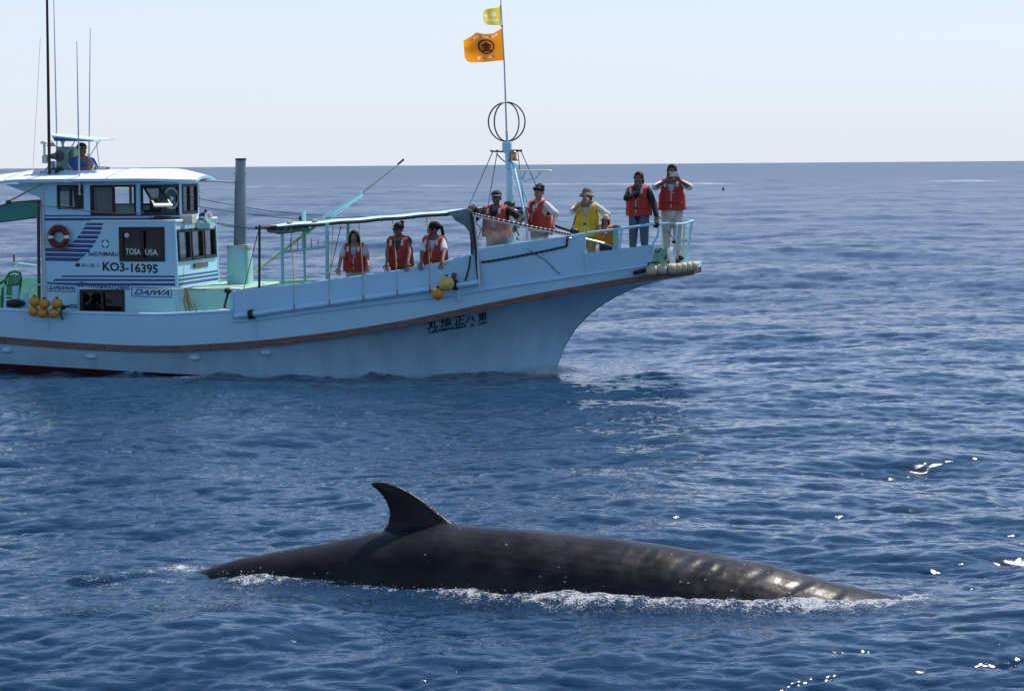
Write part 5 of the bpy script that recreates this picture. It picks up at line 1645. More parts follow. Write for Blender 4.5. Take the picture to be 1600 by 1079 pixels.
        hp = [('ell', hd((0, 0.020, 0.046)), (0.085 * s, 0.096 * s, 0.085 * s), HR), ('cap', hd((-0.012, -0.055, 0.10)), hd((-0.072, -0.035, 0.02)), 0.022 * s, 0.018 * s), ('cap', hd((0.012, -0.055, 0.10)), hd((0.072, -0.035, 0.02)), 0.022 * s, 0.018 * s), ('cap', hd((-0.06, 0.03, 0.0)), hd((-0.07, 0.04, -0.09)), 0.03 * s, 0.02 * s), ('cap', hd((0.06, 0.03, 0.0)), hd((0.066, 0.04, -0.08)), 0.03 * s, 0.018 * s)]
    elif hair == 'bun':
        hp = [('ell', hd((0, 0.014, 0.047)), (0.086 * s, 0.101 * s, 0.085 * s), HR), ('ell', hd((0.04, 0.05, 0.125)), (0.038 * s, 0.038 * s, 0.034 * s), HR)]
    elif hair == 'ponytail':
        hp = [('ell', hd((0, 0.014, 0.047)), (0.088 * s, 0.104 * s, 0.088 * s), HR), ('ell', hd((0, 0.118, 0.045)), (0.03 * s, 0.03 * s, 0.03 * s), HR), ('cap', hd((0, 0.135, 0.03)), hd((0, 0.16, -0.08)), 0.028 * s, 0.03 * s), ('cap', hd((0, 0.16, -0.08)), hd((0, 0.145, -0.17)), 0.03 * s, 0.012 * s), ('cap', hd((0.06, -0.04, 0.06)), hd((0.07, -0.035, -0.05)), 0.016 * s, 0.008 * s), ('cap', hd((-0.06, -0.04, 0.06)), hd((-0.07, -0.03, -0.06)), 0.018 * s, 0.008 * s)]
    if hp:
        blob(hp, 0.009, 0.0, 2).build('hair', HAIR, root, smooth=180, fix=False)
    if hat == 'cap':
        cm = cloth('black_cap_cloth', (0.012, 0.012, 0.014))
        h = blob([('ell', hd((0, 0.015, 0.055)), (0.093 * s, 0.104 * s, 0.082 * s), HR), ('ell', hd((0, 0.015, 0.04)), (0.094 * s, 0.105 * s, 0.05 * s), HR)], 0.011, 0, 2, cut=lambda v: (HR.transposed() @ (v - hc)).z < 0.030 * s).build('cap', cm, root, smooth=180, fix=False)
        mb = MB()
        g = []
        for i in range(9):
            a = -1.15 + 2.3 * i / 8
            g.append([hd((sin(a) * 0.088, 0.015 - cos(a) * 0.10, 0.042)), hd((sin(a) * 0.082, -0.03 - cos(a) * 0.115, 0.038 - 0.01 * sin(a) ** 2))])
        mb.grid(g)
        mb.grid([[p + HR @ Vector((0, 0, 0.006 * s)) for p in r] for r in g])
        mb.build('brim', cm, root)
        MB().tube([hd((sin(a) * 0.093, 0.013 - cos(a) * 0.107, 0.047)) for a in [-1.2 + 2.4 * i / 10 for i in range(11)]], 0.0075 * s, 5).build('cap_band', REFLECT, root)
    if hat in ('sun', 'bucket'):
        hm = cloth('taupe_hat_cloth', (0.20, 0.17, 0.14)) if hat == 'sun' else cloth('pale_hat_cloth', (0.55, 0.42, 0.34))
        bmat = hm if hat == 'sun' else cloth('red_brim_cloth', (0.30, 0.06, 0.06))
        rows = []
        n = 28
        for (r, z) in ((0.02, 0.155), (0.06, 0.148), (0.088, 0.115), (0.10, 0.06), (0.104, 0.035)):
            rows.append([hd((r * 0.95 * sin(2 * pi * k / n), 0.015 - r * 1.06 * cos(2 * pi * k / n), z)) for k in range(n)])
        MB().grid(rows, closed_u=True).add(rows[0], [tuple(range(n))]).build('hat', hm, root, smooth=60)
        br = []
        wd = 0.052 if hat == 'sun' else 0.04
        for (r, z) in ((0.103, 0.040), (0.103 + wd * 0.5, 0.022), (0.103 + wd, -0.012), (0.103 + wd, -0.018), (0.103, 0.030)):
            br.append([hd((r * sin(2 * pi * k / n), 0.012 - r * 1.05 * cos(2 * pi * k / n), z + 0.02 * cos(2 * pi * k / n) + 0.006 * sin(6 * pi * k / n))) for k in range(n)])
        MB().grid(br, closed_u=True).build('hat_brim', bmat, root, smooth=60)
    if shades:
        g = []
        mb = MB()
        for sx in (-1, 1):
            mb.ell(hd((sx * 0.034, -0.092, 0.008)), (0.030 * s, 0.010 * s, 0.020 * s), 12, 7, mat3=HR)
            mb.tube([hd((sx * 0.062, -0.085, 0.012)), hd((sx * 0.082, 0.0, 0.008))], 0.004 * s, 5)
        mb.tube([hd((-0.02, -0.098, 0.012)), hd((0.02, -0.098, 0.012))], 0.004 * s, 5)
        mb.build('sunglasses', BLACKPAINT, root)
    return root, P

WHITE_C = cloth('white_shirt_cloth', (0.62, 0.60, 0.60))
BLACK_C = cloth('black_shirt_cloth', (0.012, 0.012, 0.015))
JEANS = cloth('blue_jeans', (0.085, 0.13, 0.20))
BEIGE = cloth('beige_trousers', (0.50, 0.46, 0.40))
DARKJ = cloth('dark_jeans', (0.03, 0.045, 0.08))
KHAKI = cloth('khaki_trousers', (0.34, 0.29, 0.18))
BLUE_C = cloth('blue_polo_cloth', (0.025, 0.115, 0.36))
CREAM_C = cloth('cream_blouse_cloth', (0.62, 0.58, 0.47))
GREY_C = cloth('grey_tshirt_cloth', (0.16, 0.15, 0.16))
GOLD_C = cloth('yellow_tunic_cloth', (0.66, 0.55, 0.14))
DOWN = ((0.1, -0.45, -0.85), (-0.1, -0.45, -0.85))
# skipper on the flying bridge
person('skipper in a blue polo shirt standing on the flying bridge', (128, 224.5), -0.35, bp(128, 224.5, -0.35).z - 1.66, yaw=radians(48), hands=(bp(137, 262, -0.75), bp(141, 259, -0.55)), hints=((-0.4, -0.3, -1), (0.7, 0, -0.8)),
       sex='m', head_yaw=radians(5), shirt=BLUE_C, sleeve=0.75, trousers=DARKJ, vest=None, hair='short', hat='cap', fingers=((0.1, -0.5, 0.6), (-0.3, -0.5, 0.4)))
# helmsman inside the wheelhouse, hardly seen
person('helmsman seen through the wheelhouse window, forearm on the sill', (150, 296), -0.1, ZL + 0.02 - 1.05, yaw=radians(60), hands=(bp(196, 327, -0.85), None), sex='m', shirt=GREY_C, sleeve=0.5, trousers=DARKJ, vest=None, hair='short')
# three women under the awning
yrail = -1.86
person('woman with long loose black hair in a red life vest under the awning', (553, 360.5), -1.40, ZW, yaw=radians(4), lean=radians(7), hands=(bp(524.5, 433, yrail), bp(579, 427, yrail)), hints=((-1, 0.3, 0), (1, 0.3, 0)), fingers=DOWN,
       head_yaw=0.05, shirt=cloth('white_tshirt', (0.45, 0.43, 0.45)), sleeve=0.75, trousers=cloth('pale_trousers', (0.45, 0.44, 0.42)), hair='long', skin=SKIN_F)
person('woman in dark sunglasses with a hair bun in a red life vest', (622, 348), -1.42, ZW, yaw=radians(-6), lean=radians(8), hands=(bp(603, 424.5, yrail), bp(637, 420, yrail)), hints=((-1, 0.3, 0), (1, 0.3, 0)), fingers=DOWN,
       head_yaw=-0.25, shirt=cloth('olive_top', (0.07, 0.06, 0.05)), sleeve=0.05, trousers=DARKJ, hair='bun', shades=True, skin=SKIN)
person('woman with a ponytail looking sideways in white shirt and red vest', (677, 347), -1.45, ZW, yaw=radians(-8), lean=radians(6), hands=(bp(657.5, 416, yrail), bp(691, 409.5, yrail)), hints=((-1, 0.3, 0), (1, 0.5, 0)), fingers=DOWN,
       head_yaw=radians(-62), shirt=WHITE_C, sleeve=0.8, trousers=DARKJ, hair='ponytail', skin=SKIN)
# foredeck
person('man in a black cap and black shirt leaning behind the rope rail', (775.5, 299), -1.15, ZF0 - 0.02, yaw=radians(-6), hands=(bp(743, 327, -1.45), bp(806, 351, -1.45)), hints=((-0.3, 0.6, -0.7), (1, 0.4, -0.3)), fingers=((-0.8, -0.3, -0.4), (0.2, -0.5, -0.8)),
       sex='m', head_yaw=0.15, shirt=BLACK_C, sleeve=2.0, trousers=DARKJ, hair='cap', hat='cap', bulk=1.08, skin=M('skin_tanned', (0.17, 0.09, 0.06), 0.55))
person('boy with tousled black hair in a red vest over white t-shirt', (842, 290), -0.55, ZF0 + 0.04, yaw=radians(-38), hands=(bp(825, 339, -0.85), bp(864, 352, -0.95)), hints=((-0.5, 0.2, -1), (0.7, 0.5, -0.2)), fingers=((0.1, -0.3, 0.7), (0, -0.3, -1)),
       sex='f', head_yaw=radians(20), shirt=WHITE_C, sleeve=0.9, trousers=DARKJ, hair='boy', skin=SKIN_F)
person('woman in a yellow life vest and taupe sun hat holding a camera', (917, 296), -0.55, bp(917, 296, -0.55).z - 1.56, yaw=radians(-4), hands=(bp(908.5, 318, -0.86), bp(948, 352, -0.75)), hints=((-1, 0.0, -0.8), (1, 0.3, -0.3)), fingers=((0.5, -0.2, 0.8), (0.4, -0.3, -0.9)),
       head_yaw=-0.12, shirt=CREAM_C, sleeve=0.95, trousers=KHAKI, vest=VEST_Y, hair='tied', hat='sun', shades=True, vest_low=0.80, skin=SKIN_F, bulk=1.04)
person('small child in an orange vest and pink bucket hat by the rail', (946.5, 337.5), -0.72, bp(946.5, 337.5, -0.72).z - 1.05, yaw=radians(-8), hands=(bp(949, 366, -0.95), bp(966, 355, -1.0)), hints=((-0.6, 0.2, -1), (1, 0.2, 0)), fingers=((0.3, -0.3, 0.8), (0.5, -0.5, -0.4)),
       head_yaw=0.1, shirt=GREY_C, sleeve=0.7, trousers=DARKJ, vest=VEST_O, hair='long', hat='bucket', skin=SKIN_F, bulk=1.12)
person('woman in black long sleeves and blue jeans with one hand on the bow rail', (998, 269), -0.55, 1.855, yaw=radians(-10), hands=(bp(992.5, 300, -0.88), bp(1029, 347, -0.88)), hints=((-1, 0.1, -0.8), (0.9, 0.3, -0.2)), fingers=((0.3, -0.2, 0.9), (0.1, -0.4, -0.9)),
       head_yaw=0.08, shirt=BLACK_C, sleeve=2.0, trousers=JEANS, hair='tied', skin=SKIN, hem=0.05, leg_splay=0.03)
person('woman in beige trousers and red vest filming with a phone at the bow tip', (1050, 257.5), -0.28, 1.90, yaw=radians(2), hands=(bp(1040.5, 283, -0.66), bp(1061.5, 282, -0.66)), hints=((-1, -0.1, -0.55), (1, -0.1, -0.55)), fingers=((0.3, -0.1, 0.9), (-0.3, -0.1, 0.9)),
       head_yaw=0.05, shirt=WHITE_C, sleeve=0.95, trousers=BEIGE, hair='tied', skin=SKIN, hem=0.09)
# things in their hands
SILVER = M('silver_plastic', (0.55, 0.55, 0.55), 0.35, metal=0.3)
c = bp(914.5, 312, -0.78)
t = thing('compact_camera', 'silver compact camera held to the face of the woman in yellow', 'camera', c)
MB().box((0, 0, 0), (0.105, 0.04, 0.066)).build('camera_body', SILVER, t, bevel=0.008)
MB().lathe([(0.0, 0.02), (0.022, 0.022), (0.024, -0.02), (0.0, -0.02)], (0.008, -0.035, -0.003), (0, -1, 0), 14).build('lens', BLACK, t)
c = bp(995.5, 294.5, -0.93)
t = thing('compact_camera', 'dark compact camera held below the chin of the woman in black', 'camera', c)
MB().box((0, 0, 0), (0.10, 0.035, 0.06)).build('camera_body', BLACK, t, bevel=0.008)
MB().lathe([(0.0, 0.02), (0.020, 0.022), (0.022, -0.02), (0.0, -0.02)], (0.015, -0.03, 0.0), (0, -1, 0), 14).build('lens', DARKMETAL, t)
c = bp(1053.5, 272.5, -0.72)
t = thing('mobile_phone', 'pale mobile phone held sideways in front of the face at the bow', 'phone', c)
MB().box((0, 0, 0), (0.155, 0.012, 0.078)).build('phone_case', SILVER, t, bevel=0.006)
MB().lathe([(0.0, 0.004), (0.009, 0.004), (0.009, -0.004), (0.0, -0.004)], (-0.055, -0.008, 0.02), (0, -1, 0), 12).build('lens', BLACK, t)
# ------------------------------------------------------------------ the whale
WA, WB = sea_pt(300, 895), sea_pt(1405, 942)
_off = Vector((0.06, 0.22, 0))
WA, WB = WA + _off, WB + _off
WL = (WB - WA).length
wS = (WB - WA).normalized()
wT = Vector((wS.y, -wS.x, 0))               # towards the viewer
def wp(u, v):
    """(s, z) in the whale's vertical mid plane"""
    d = ray(u, v)
    t = (WA - CAM).dot(wT) / d.dot(wT)
    p = CAM + d * t
    return (p - WA).dot(wS), p.z
top_px = [(268, 902.5), (290, 898.5), (309, 893.2), (328, 886.5), (350, 879), (400, 867), (450, 858), (500, 849), (540, 841), (580, 832.5), (600, 827.5), (650, 822.5), (700, 816), (740, 821.5), (800, 826.5), (860, 831), (920, 836.5), (980, 844), (1040, 853), (1100, 862.5), (1160, 874.5), (1220, 888.5), (1280, 905), (1330, 917), (1380, 928.5), (1420, 936)]
tp = [wp(*p) for p in top_px]
ts = np.array([-2.8, -1.4, -0.6] + [p[0] for p in tp] + [WL + 0.9, WL + 2.0, WL + 3.0])
tz = np.array([-0.75, -0.30, -0.14] + [p[1] for p in tp] + [-0.20, -0.55, -0.95])
_ss = np.linspace(-2.8, WL + 3.0, 700)
_zz = np.interp(_ss, ts, tz)
_k = np.hanning(23); _k /= _k.sum()
_zz = np.convolve(np.pad(_zz, 11, 'edge'), _k, 'valid')
def z_top(s): return np.interp(s, _ss, _zz)
def w_rad(s): return np.interp(s, [-2.8, -1.2, 0, 1.7, 3.0, 4.4, 6.0, WL + 1.2, WL + 2.2, WL + 3.0], [0.10, 0.13, 0.19, 0.45, 0.58, 0.64, 0.64, 0.58, 0.40, 0.06])
rows = []
for s in np.linspace(-2.8, WL + 3.0, 120):
    R, z = float(w_rad(s)), float(z_top(s))
    pk = float(np.interp(s, [-1, 2.2, 3.6], [1.35, 1.15, 1.0]))
    row = []
    for k in range(40):
        a = 2 * pi * k / 40
        x = R * sin(a)
        zz = z - R + R * cos(a)
        if cos(a) > 0:
            x = R * (1 if sin(a) > 0 else -1) * abs(sin(a)) ** pk
        row.append(Vector((float(s), x, zz)))
    rows.append(row)
wm = MB().grid(rows, closed_u=True).add(rows[0], [tuple(range(40))]).add(rows[-1], [tuple(reversed(range(40)))])
lead = [(716, 836), (713, 818.5), (700, 811.5), (683, 799), (664, 783.5), (644, 769.5), (622, 758.5), (602, 752.8), (588, 751.8), (580, 754)]
trail = [(590, 845), (598, 828), (604.5, 817), (607.5, 804), (606.5, 793), (603, 783), (597, 774), (590, 766.5), (583.5, 760.5), (579, 756)]
g = []
nf = len(lead)
for i in range(nf):
    a, c = wp(*lead[i]), wp(*trail[i])
    th = float(np.interp(i / (nf - 1), [0, 0.25, 0.6, 0.9, 1], [0.075, 0.055, 0.038, 0.026, 0.016]))
    ring_ = []
    for k in range(20):
        t = 2 * pi * k / 20
        w = (1 - cos(t)) / 2
        prof = sin(t) * (1 - 0.35 * w)
        ring_.append(Vector((a[0] + (c[0] - a[0]) * w, prof * th, a[1] + (c[1] - a[1]) * w)))
    g.append(ring_)
# finer steps between the given fin stations
fine = []
for i in range(nf - 1):
    for q in range(4):
        fine.append([p.lerp(r, q / 4) for p, r in zip(g[i], g[i + 1])])
fine.append(g[-1])
wm.grid(fine, closed_u=True).add(fine[0], [tuple(range(20))]).add(fine[-1], [tuple(reversed(range(20)))])
me = wm.mesh('whale', [SKIN], smooth=0)
wo_ = bpy.data.objects.new('whale_tmp', me)
COL.objects.link(wo_)
r = wo_.modifiers.new('r', 'REMESH'); r.mode, r.voxel_size = 'VOXEL', 0.017
s_ = wo_.modifiers.new('s', 'SMOOTH'); s_.factor, s_.iterations = 0.5, 7
dg = bpy.context.evaluated_depsgraph_get(); dg.update()
wme = bpy.data.meshes.new_from_object(wo_.evaluated_get(dg))
bpy.data.objects.remove(wo_)
nv = len(wme.vertices)
co = np.empty(nv * 3, np.float32); wme.vertices.foreach_get('co', co); co = co.reshape(-1, 3)
no = np.empty(nv * 3, np.float32); wme.vertices.foreach_get('normal', no); no = no.reshape(-1, 3)
disp = np.zeros(nv)
near = (co[:, 1] > 0)
# diagonal rib-like folds towards the head
for (u0, v0, u1, v1, amp) in ((1070, 884, 1097, 867, .014), (1100, 888, 1124, 876, .010), (1126, 897, 1142, 886, .008), (1176, 908, 1216, 889, .022), (1200, 906, 1222, 895, .012), (1234, 926, 1282, 905, .022), (1262, 924, 1296, 909, .010), (1292, 942, 1326, 926, .014), (1022, 874, 1036, 856, .010), (984, 866, 992, 852, .006)):
    a, c = np.array(wp(u0, v0)), np.array(wp(u1, v1))
    d = c - a; L = np.hypot(*d); d /= L
    n_ = np.array([-d[1], d[0]])
    q = co[:, [0, 2]] - a
    al, pe = q @ d, q @ n_
    win = np.exp(-(np.clip(np.abs(al / L - 0.5) - 0.4, 0, None) / 0.18) ** 2)
    disp += near * 0.40 * amp * win * (np.exp(-(pe / 0.028) ** 2) - 0.7 * np.exp(-((pe - 0.055) / 0.03) ** 2))
# soft dents and round old scars
for (u, v, r0, amp) in ((827, 899, .05, -.012), (905, 896, .05, -.010), (848, 896, .035, -.006), (1112, 898, .05, -.012), (760, 880, .09, -.006), (980, 890, .16, .008), (690, 900, .2, -.008)):
    a = np.array(wp(u, v))
    disp += near * amp * np.exp(-(((co[:, [0, 2]] - a) ** 2).sum(1)) / r0 ** 2)
x_, y_, z_ = co[:, 0], co[:, 1], co[:, 2]
disp += 0.0035 * np.sin(x_ * 5.1 + 2 * z_) * np.sin(z_ * 9 + x_ * 2.3) + 0.0015 * np.sin(x_ * 17 + z_ * 13)
co += no * disp[:, None]
wme.vertices.foreach_set('co', co.ravel())
wme.polygons.foreach_set('use_smooth', [True] * len(wme.polygons))
wme.update()
wme.materials.clear()
WM = bpy.data.materials.new('wet_whale_skin')
WM.use_nodes = True
nt = WM.node_tree
b = nt.nodes['Principled BSDF']
b.inputs['IOR'].default_value = 1.34
b.inputs['Specular IOR Level'].default_value = 0.27
tc = nd(nt, 'ShaderNodeTexCoord')
n1 = nd(nt, 'ShaderNodeTexNoise', Scale=2.2, Detail=6.0, Roughness=0.6)
mp = nd(nt, 'ShaderNodeMapping'); mp.inputs['Scale'].default_value = (0.9, 1, 1.2)
nt.links.new(tc.outputs['Object'], mp.inputs[0]); nt.links.new(mp.outputs[0], n1.inputs['Vector'])
cr = nd(nt, 'ShaderNodeValToRGB')
cr.color_ramp.elements[0].position, cr.color_ramp.elements[0].color = 0.32, (0.008, 0.0075, 0.008, 1)
cr.color_ramp.elements[1].position, cr.color_ramp.elements[1].color = 0.72, (0.024, 0.0225, 0.024, 1)
nt.links.new(n1.outputs[0], cr.inputs[0])
# pale flecks and oval bite scars, thicker towards the head
vo = nd(nt, 'ShaderNodeTexVoronoi', Scale=19.0, Randomness=1.0)
mp2 = nd(nt, 'ShaderNodeMapping'); mp2.inputs['Scale'].default_value = (0.75, 0.9, 1.2)
nt.links.new(tc.outputs['Object'], mp2.inputs[0]); nt.links.new(mp2.outputs[0], vo.inputs['Vector'])
sc = nd(nt, 'ShaderNodeSeparateColor'); nt.links.new(vo.outputs['Color'], sc.inputs[0])
n2 = nd(nt, 'ShaderNodeTexNoise', Scale=2.6, Detail=2.0); nt.links.new(tc.outputs['Object'], n2.inputs['Vector'])
sx = nd(nt, 'ShaderNodeSeparateXYZ'); nt.links.new(tc.outputs['Object'], sx.inputs[0])
px_ = nd(nt, 'ShaderNodeMapRange'); px_.inputs[1].default_value, px_.inputs[2].default_value = 2.4, 5.6; px_.inputs[3].default_value, px_.inputs[4].default_value = -0.10, 0.22
nt.links.new(sx.outputs[0], px_.inputs[0])
sel = nd(nt, 'ShaderNodeMath', operation='MULTIPLY_ADD'); sel.inputs[1].default_value, sel.inputs[2].default_value = 2.6, -1.22
nt.links.new(n2.outputs[0], sel.inputs[0])
sel2 = nd(nt, 'ShaderNodeMath', operation='ADD'); nt.links.new(sel.outputs[0], sel2.inputs[0]); nt.links.new(px_.outputs[0], sel2.inputs[1])
lt = nd(nt, 'ShaderNodeMath', operation='LESS_THAN'); nt.links.new(sc.outputs[0], lt.inputs[0]); nt.links.new(sel2.outputs[0], lt.inputs[1])
rad = nd(nt, 'ShaderNodeMapRange'); rad.inputs[3].default_value, rad.inputs[4].default_value = 0.05, 0.19; nt.links.new(sc.outputs[1], rad.inputs[0])
dl_ = nd(nt, 'ShaderNodeMath', operation='LESS_THAN'); nt.links.new(vo.outputs['Distance'], dl_.inputs[0]); nt.links.new(rad.outputs[0], dl_.inputs[1])
an_ = nd(nt, 'ShaderNodeMath', operation='MULTIPLY'); nt.links.new(lt.outputs[0], an_.inputs[0]); nt.links.new(dl_.outputs[0], an_.inputs[1])
al = nd(nt, 'ShaderNodeMath', operation='MULTIPLY'); al.inputs[1].default_value = 0.8; nt.links.new(an_.outputs[0], al.inputs[0])
mx = nd(nt, 'ShaderNodeMix', data_type='RGBA'); mx.inputs[7].default_value = (0.34, 0.31, 0.30, 1)
# paler, cooler mottling over the forward half
n5 = nd(nt, 'ShaderNodeTexNoise', Scale=3.4, Detail=7.0, Roughness=0.68); nt.links.new(tc.outputs['Object'], n5.inputs['Vector'])
mr5 = nd(nt, 'ShaderNodeMapRange'); mr5.inputs[1].default_value, mr5.inputs[2].default_value = 0.46, 0.72; nt.links.new(n5.outputs[0], mr5.inputs[0])
px5 = nd(nt, 'ShaderNodeMapRange'); px5.inputs[1].default_value, px5.inputs[2].default_value = 2.0, 5.0; px5.inputs[3].default_value, px5.inputs[4].default_value = 0.15, 1.0; nt.links.new(sx.outputs[0], px5.inputs[0])
mm5 = nd(nt, 'ShaderNodeMath', operation='MULTIPLY'); nt.links.new(mr5.outputs[0], mm5.inputs[0]); nt.links.new(px5.outputs[0], mm5.inputs[1])
mx5 = nd(nt, 'ShaderNodeMix', data_type='RGBA'); mx5.inputs[7].default_value = (0.062, 0.060, 0.068, 1)
nt.links.new(mm5.outputs[0], mx5.inputs[0]); nt.links.new(cr.outputs[0], mx5.inputs[6])
nt.links.new(al.outputs[0], mx.inputs[0]); nt.links.new(mx5.outputs[2], mx.inputs[6]); nt.links.new(mx.outputs[2], b.inputs['Base Color'])
n3 = nd(nt, 'ShaderNodeTexNoise', Scale=5.0, Detail=5.0); nt.links.new(mp.outputs[0], n3.inputs['Vector'])
rr = nd(nt, 'ShaderNodeMapRange'); rr.inputs[1].default_value, rr.inputs[2].default_value = 0.3, 0.7; rr.inputs[3].default_value, rr.inputs[4].default_value = 0.27, 0.44
nt.links.new(n3.outputs[0], rr.inputs[0]); nt.links.new(rr.outputs[0], b.inputs['Roughness'])
n4 = nd(nt, 'ShaderNodeTexNoise', Scale=34.0, Detail=4.0); nt.links.new(mp.outputs[0], n4.inputs['Vector'])
bu = nd(nt, 'ShaderNodeBump', Strength=0.16, Distance=0.010); nt.links.new(n4.outputs[0], bu.inputs['Height']); nt.links.new(bu.outputs[0], b.inputs['Normal'])
wme.materials.append(WM)
wroot = bpy.data.objects.new('whale', wme)
COL.objects.link(wroot)
wroot.matrix_world = Matrix(((wS.x, wT.x, 0, WA.x), (wS.y, wT.y, 0, WA.y), (0, 0, 1, 0), (0, 0, 0, 1)))
tag(wroot, 'dark whale surfacing in front of the boat, curved dorsal fin up', 'whale')
# near waterline of the whale as a function of s: half width where the back meets z = 0
_ws = np.linspace(-2.0, WL + 2.0, 200)
_ww = np.array([sqrt(max(0.0, w_rad(s) ** 2 - (w_rad(s) - max(0.0, z_top(s))) ** 2)) if z_top(s) > 0 else 0.0 for s in _ws])
# ------------------------------------------------------------------ the sea
def band(N, L, l0, l1, slope, seed, wind, spread=2.0, chop=1.0):
    """one tile of wind waves with wavelengths l0..l1 metres and a given rms slope"""
    r = np.random.default_rng(seed)
    k1 = np.fft.fftfreq(N, L / N) * 2 * np.pi
    kx, ky = np.meshgrid(k1, k1, indexing='ij')
    k = np.hypot(kx, ky); k[0, 0] = 1
    th = np.arctan2(ky, kx) - wind
    D = np.abs(np.cos(th)) ** spread + 0.04
    S = k ** -3.8 * D * ((k > 2 * np.pi / l1) & (k < 2 * np.pi / l0))
    S[0, 0] = 0
    a = np.sqrt(S) * (r.normal(size=(N, N)) + 1j * r.normal(size=(N, N)))
    h = np.fft.ifft2(a)
    sx = np.fft.ifft2(1j * kx * a).real; sy = np.fft.ifft2(1j * ky * a).real
    f = slope / np.sqrt((sx ** 2 + sy ** 2).mean() / 2)
    dx = np.fft.ifft2(-1j * kx / k * a).real; dy = np.fft.ifft2(-1j * ky / k * a).real
    return L, (h.real * f).astype(np.float32), (dx * f * chop).astype(np.float32), (dy * f * chop).astype(np.float32)
def sample(tile, X, Y, rot=0.0, sc=1.0):
    L, h, dx, dy = tile
    N = h.shape[0]
    c, s = cos(rot), sin(rot)
    x = (X * c + Y * s) / sc; y = (-X * s + Y * c) / sc
    fx = (x / L * N) % N; fy = (y / L * N) % N
    i = fx.astype(np.int64); j = fy.astype(np.int64)
    tx = (fx - i).astype(np.float32); ty = (fy - j).astype(np.float32)
    i %= N; j %= N
    i2 = (i + 1) % N; j2 = (j + 1) % N
    def g(a): return (a[i, j] * (1 - tx) * (1 - ty) + a[i2, j] * tx * (1 - ty) + a[i, j2] * (1 - tx) * ty + a[i2, j2] * tx * ty) * sc
    H, A, B = g(h), g(dx), g(dy)
    return H, A * c - B * s, A * s + B * c
WIND = radians(98)
tA = band(512, 97.0, 3.0, 26.0, 0.035, 1, WIND, 3.0)
tB = band(1024, 31.0, 0.30, 2.8, 0.082, 2, WIND + 0.12, 4.5, 1.35)
tC = band(768, 7.3, 0.05, 0.36, 0.135, 3, WIND - 0.1, 4.0, 1.3)

# polar sheet round the viewer: fine in the arc the photograph looks at, coarse elsewhere
d = [3.0]
while d[-1] < 32000:
    x = d[-1]
    if x < 11: st = 0.5
    elif x < 46: st = max(0.027, 0.027 * (x / 17.0) ** 1.45)
    elif x < 200: st = 0.13 * (x / 46.0) ** 1.7
    else: st = min(x * 0.045, 1.6 * (x / 200.0) ** 1.6)
    d.append(x + st)
D_ = np.array(d)
fine_a = np.linspace(-0.34, 0.34, 560)
left_a = np.linspace(-pi, -0.34, 34)[:-1]
right_a = np.linspace(0.34, pi, 34)[1:-1]
TH = np.concatenate([left_a, fine_a, right_a])
nr, nc = len(D_), len(TH)
dd, tt = np.meshgrid(D_, TH, indexing='ij')
X = dd * np.sin(tt); Y = dd * np.cos(tt)
fineness = np.clip((0.38 - np.abs(tt)) / 0.04, 0, 1)
fade = lambda a, b_: np.clip((b_ - dd) / (b_ - a), 0, 1)
# the hull and the whale's back smooth the swell right beside them
bx = (X - BO.x) * AX.x + (Y - BO.y) * AX.y
by = (X - BO.x) * AY.x + (Y - BO.y) * AY.y
calm = np.exp(-(np.clip(np.abs(by) - 1.4, 0, None) / 2.2) ** 2) * np.exp(-(np.clip(np.abs(bx + 2.5) - 7.5, 0, None) / 1.5) ** 2)
S_ = (X - WA.x) * wS.x + (Y - WA.y) * wS.y
T_ = (X - WA.x) * wT.x + (Y - WA.y) * wT.y
calm = np.maximum(calm, 0.85 * np.exp(-(np.clip(np.abs(T_) - 0.5, 0, None) / 0.7) ** 2) * np.exp(-(np.clip(np.abs(S_ - WL / 2) - WL / 2 - 0.2, 0, None) / 0.5) ** 2))
H = np.zeros_like(X); DX = np.zeros_like(X); DY = np.zeros_like(X)
for tile, f, rot, sc in ((tA, fade(400, 1500), 0.0, 1.0), (tA, fade(500, 2500) * 0.6, 0.25, 1.9), (tB, fade(180, 700) * fineness * 0.75, 0.0, 1.0), (tB, fade(160, 700) * fineness * 0.7, -0.3, 1.43), (tC, fade(45, 130) * fineness, 0.0, 1.0), (tC, fade(60, 160) * fineness * 0.8, 0.25, 2.1)):
    h, a, b_ = sample(tile, X, Y, rot, sc)
    g = f * (1 - calm * (0.85 if tile is not tC else 0.35))
    H += h * g; DX += a * g; DY += b_ * g
# gusts: calmer and livelier patches
h, _, _ = sample(tA, X * 0.35, Y * 0.35, 0.6)
gust = 1.0 + 0.35 * np.tanh(h / (np.abs(h).mean() + 1e-6))
H *= 0.75 + 0.25 * gust; DX *= 0.75 + 0.25 * gust; DY *= 0.75 + 0.25 * gust

# churned water round the whale
foam_sheen = np.zeros_like(X)
churn = np.zeros_like(X)
S_ = (X - WA.x) * wS.x + (Y - WA.y) * wS.y
T_ = (X - WA.x) * wT.x + (Y - WA.y) * wT.y
wline = np.interp(S_, _ws, _ww)
q = T_ - wline                                  # metres outside the near waterline
lumps = lambda pts: np.interp(S_, [wp(u, v)[0] for u, v, _ in pts], [a for *_, a in pts])
fo_s = lumps([(250, 900, 0), (330, 895, .15), (370, 903, .6), (410, 908, 1.0), (460, 912, .8), (520, 915, .42), (620, 920, .45), (690, 920, .55), (730, 920, .8), (770, 918, .95), (830, 925, .75), (890, 925, 1.0), (940, 928, 1.05), (1000, 934, .9), (1080, 936, .85), (1160, 941, .85), (1230, 948, .9), (1290, 950, 1.1), (1350, 946, 1.0), (1400, 943, .95), (1440, 944, .8), (1500, 946, .0)])
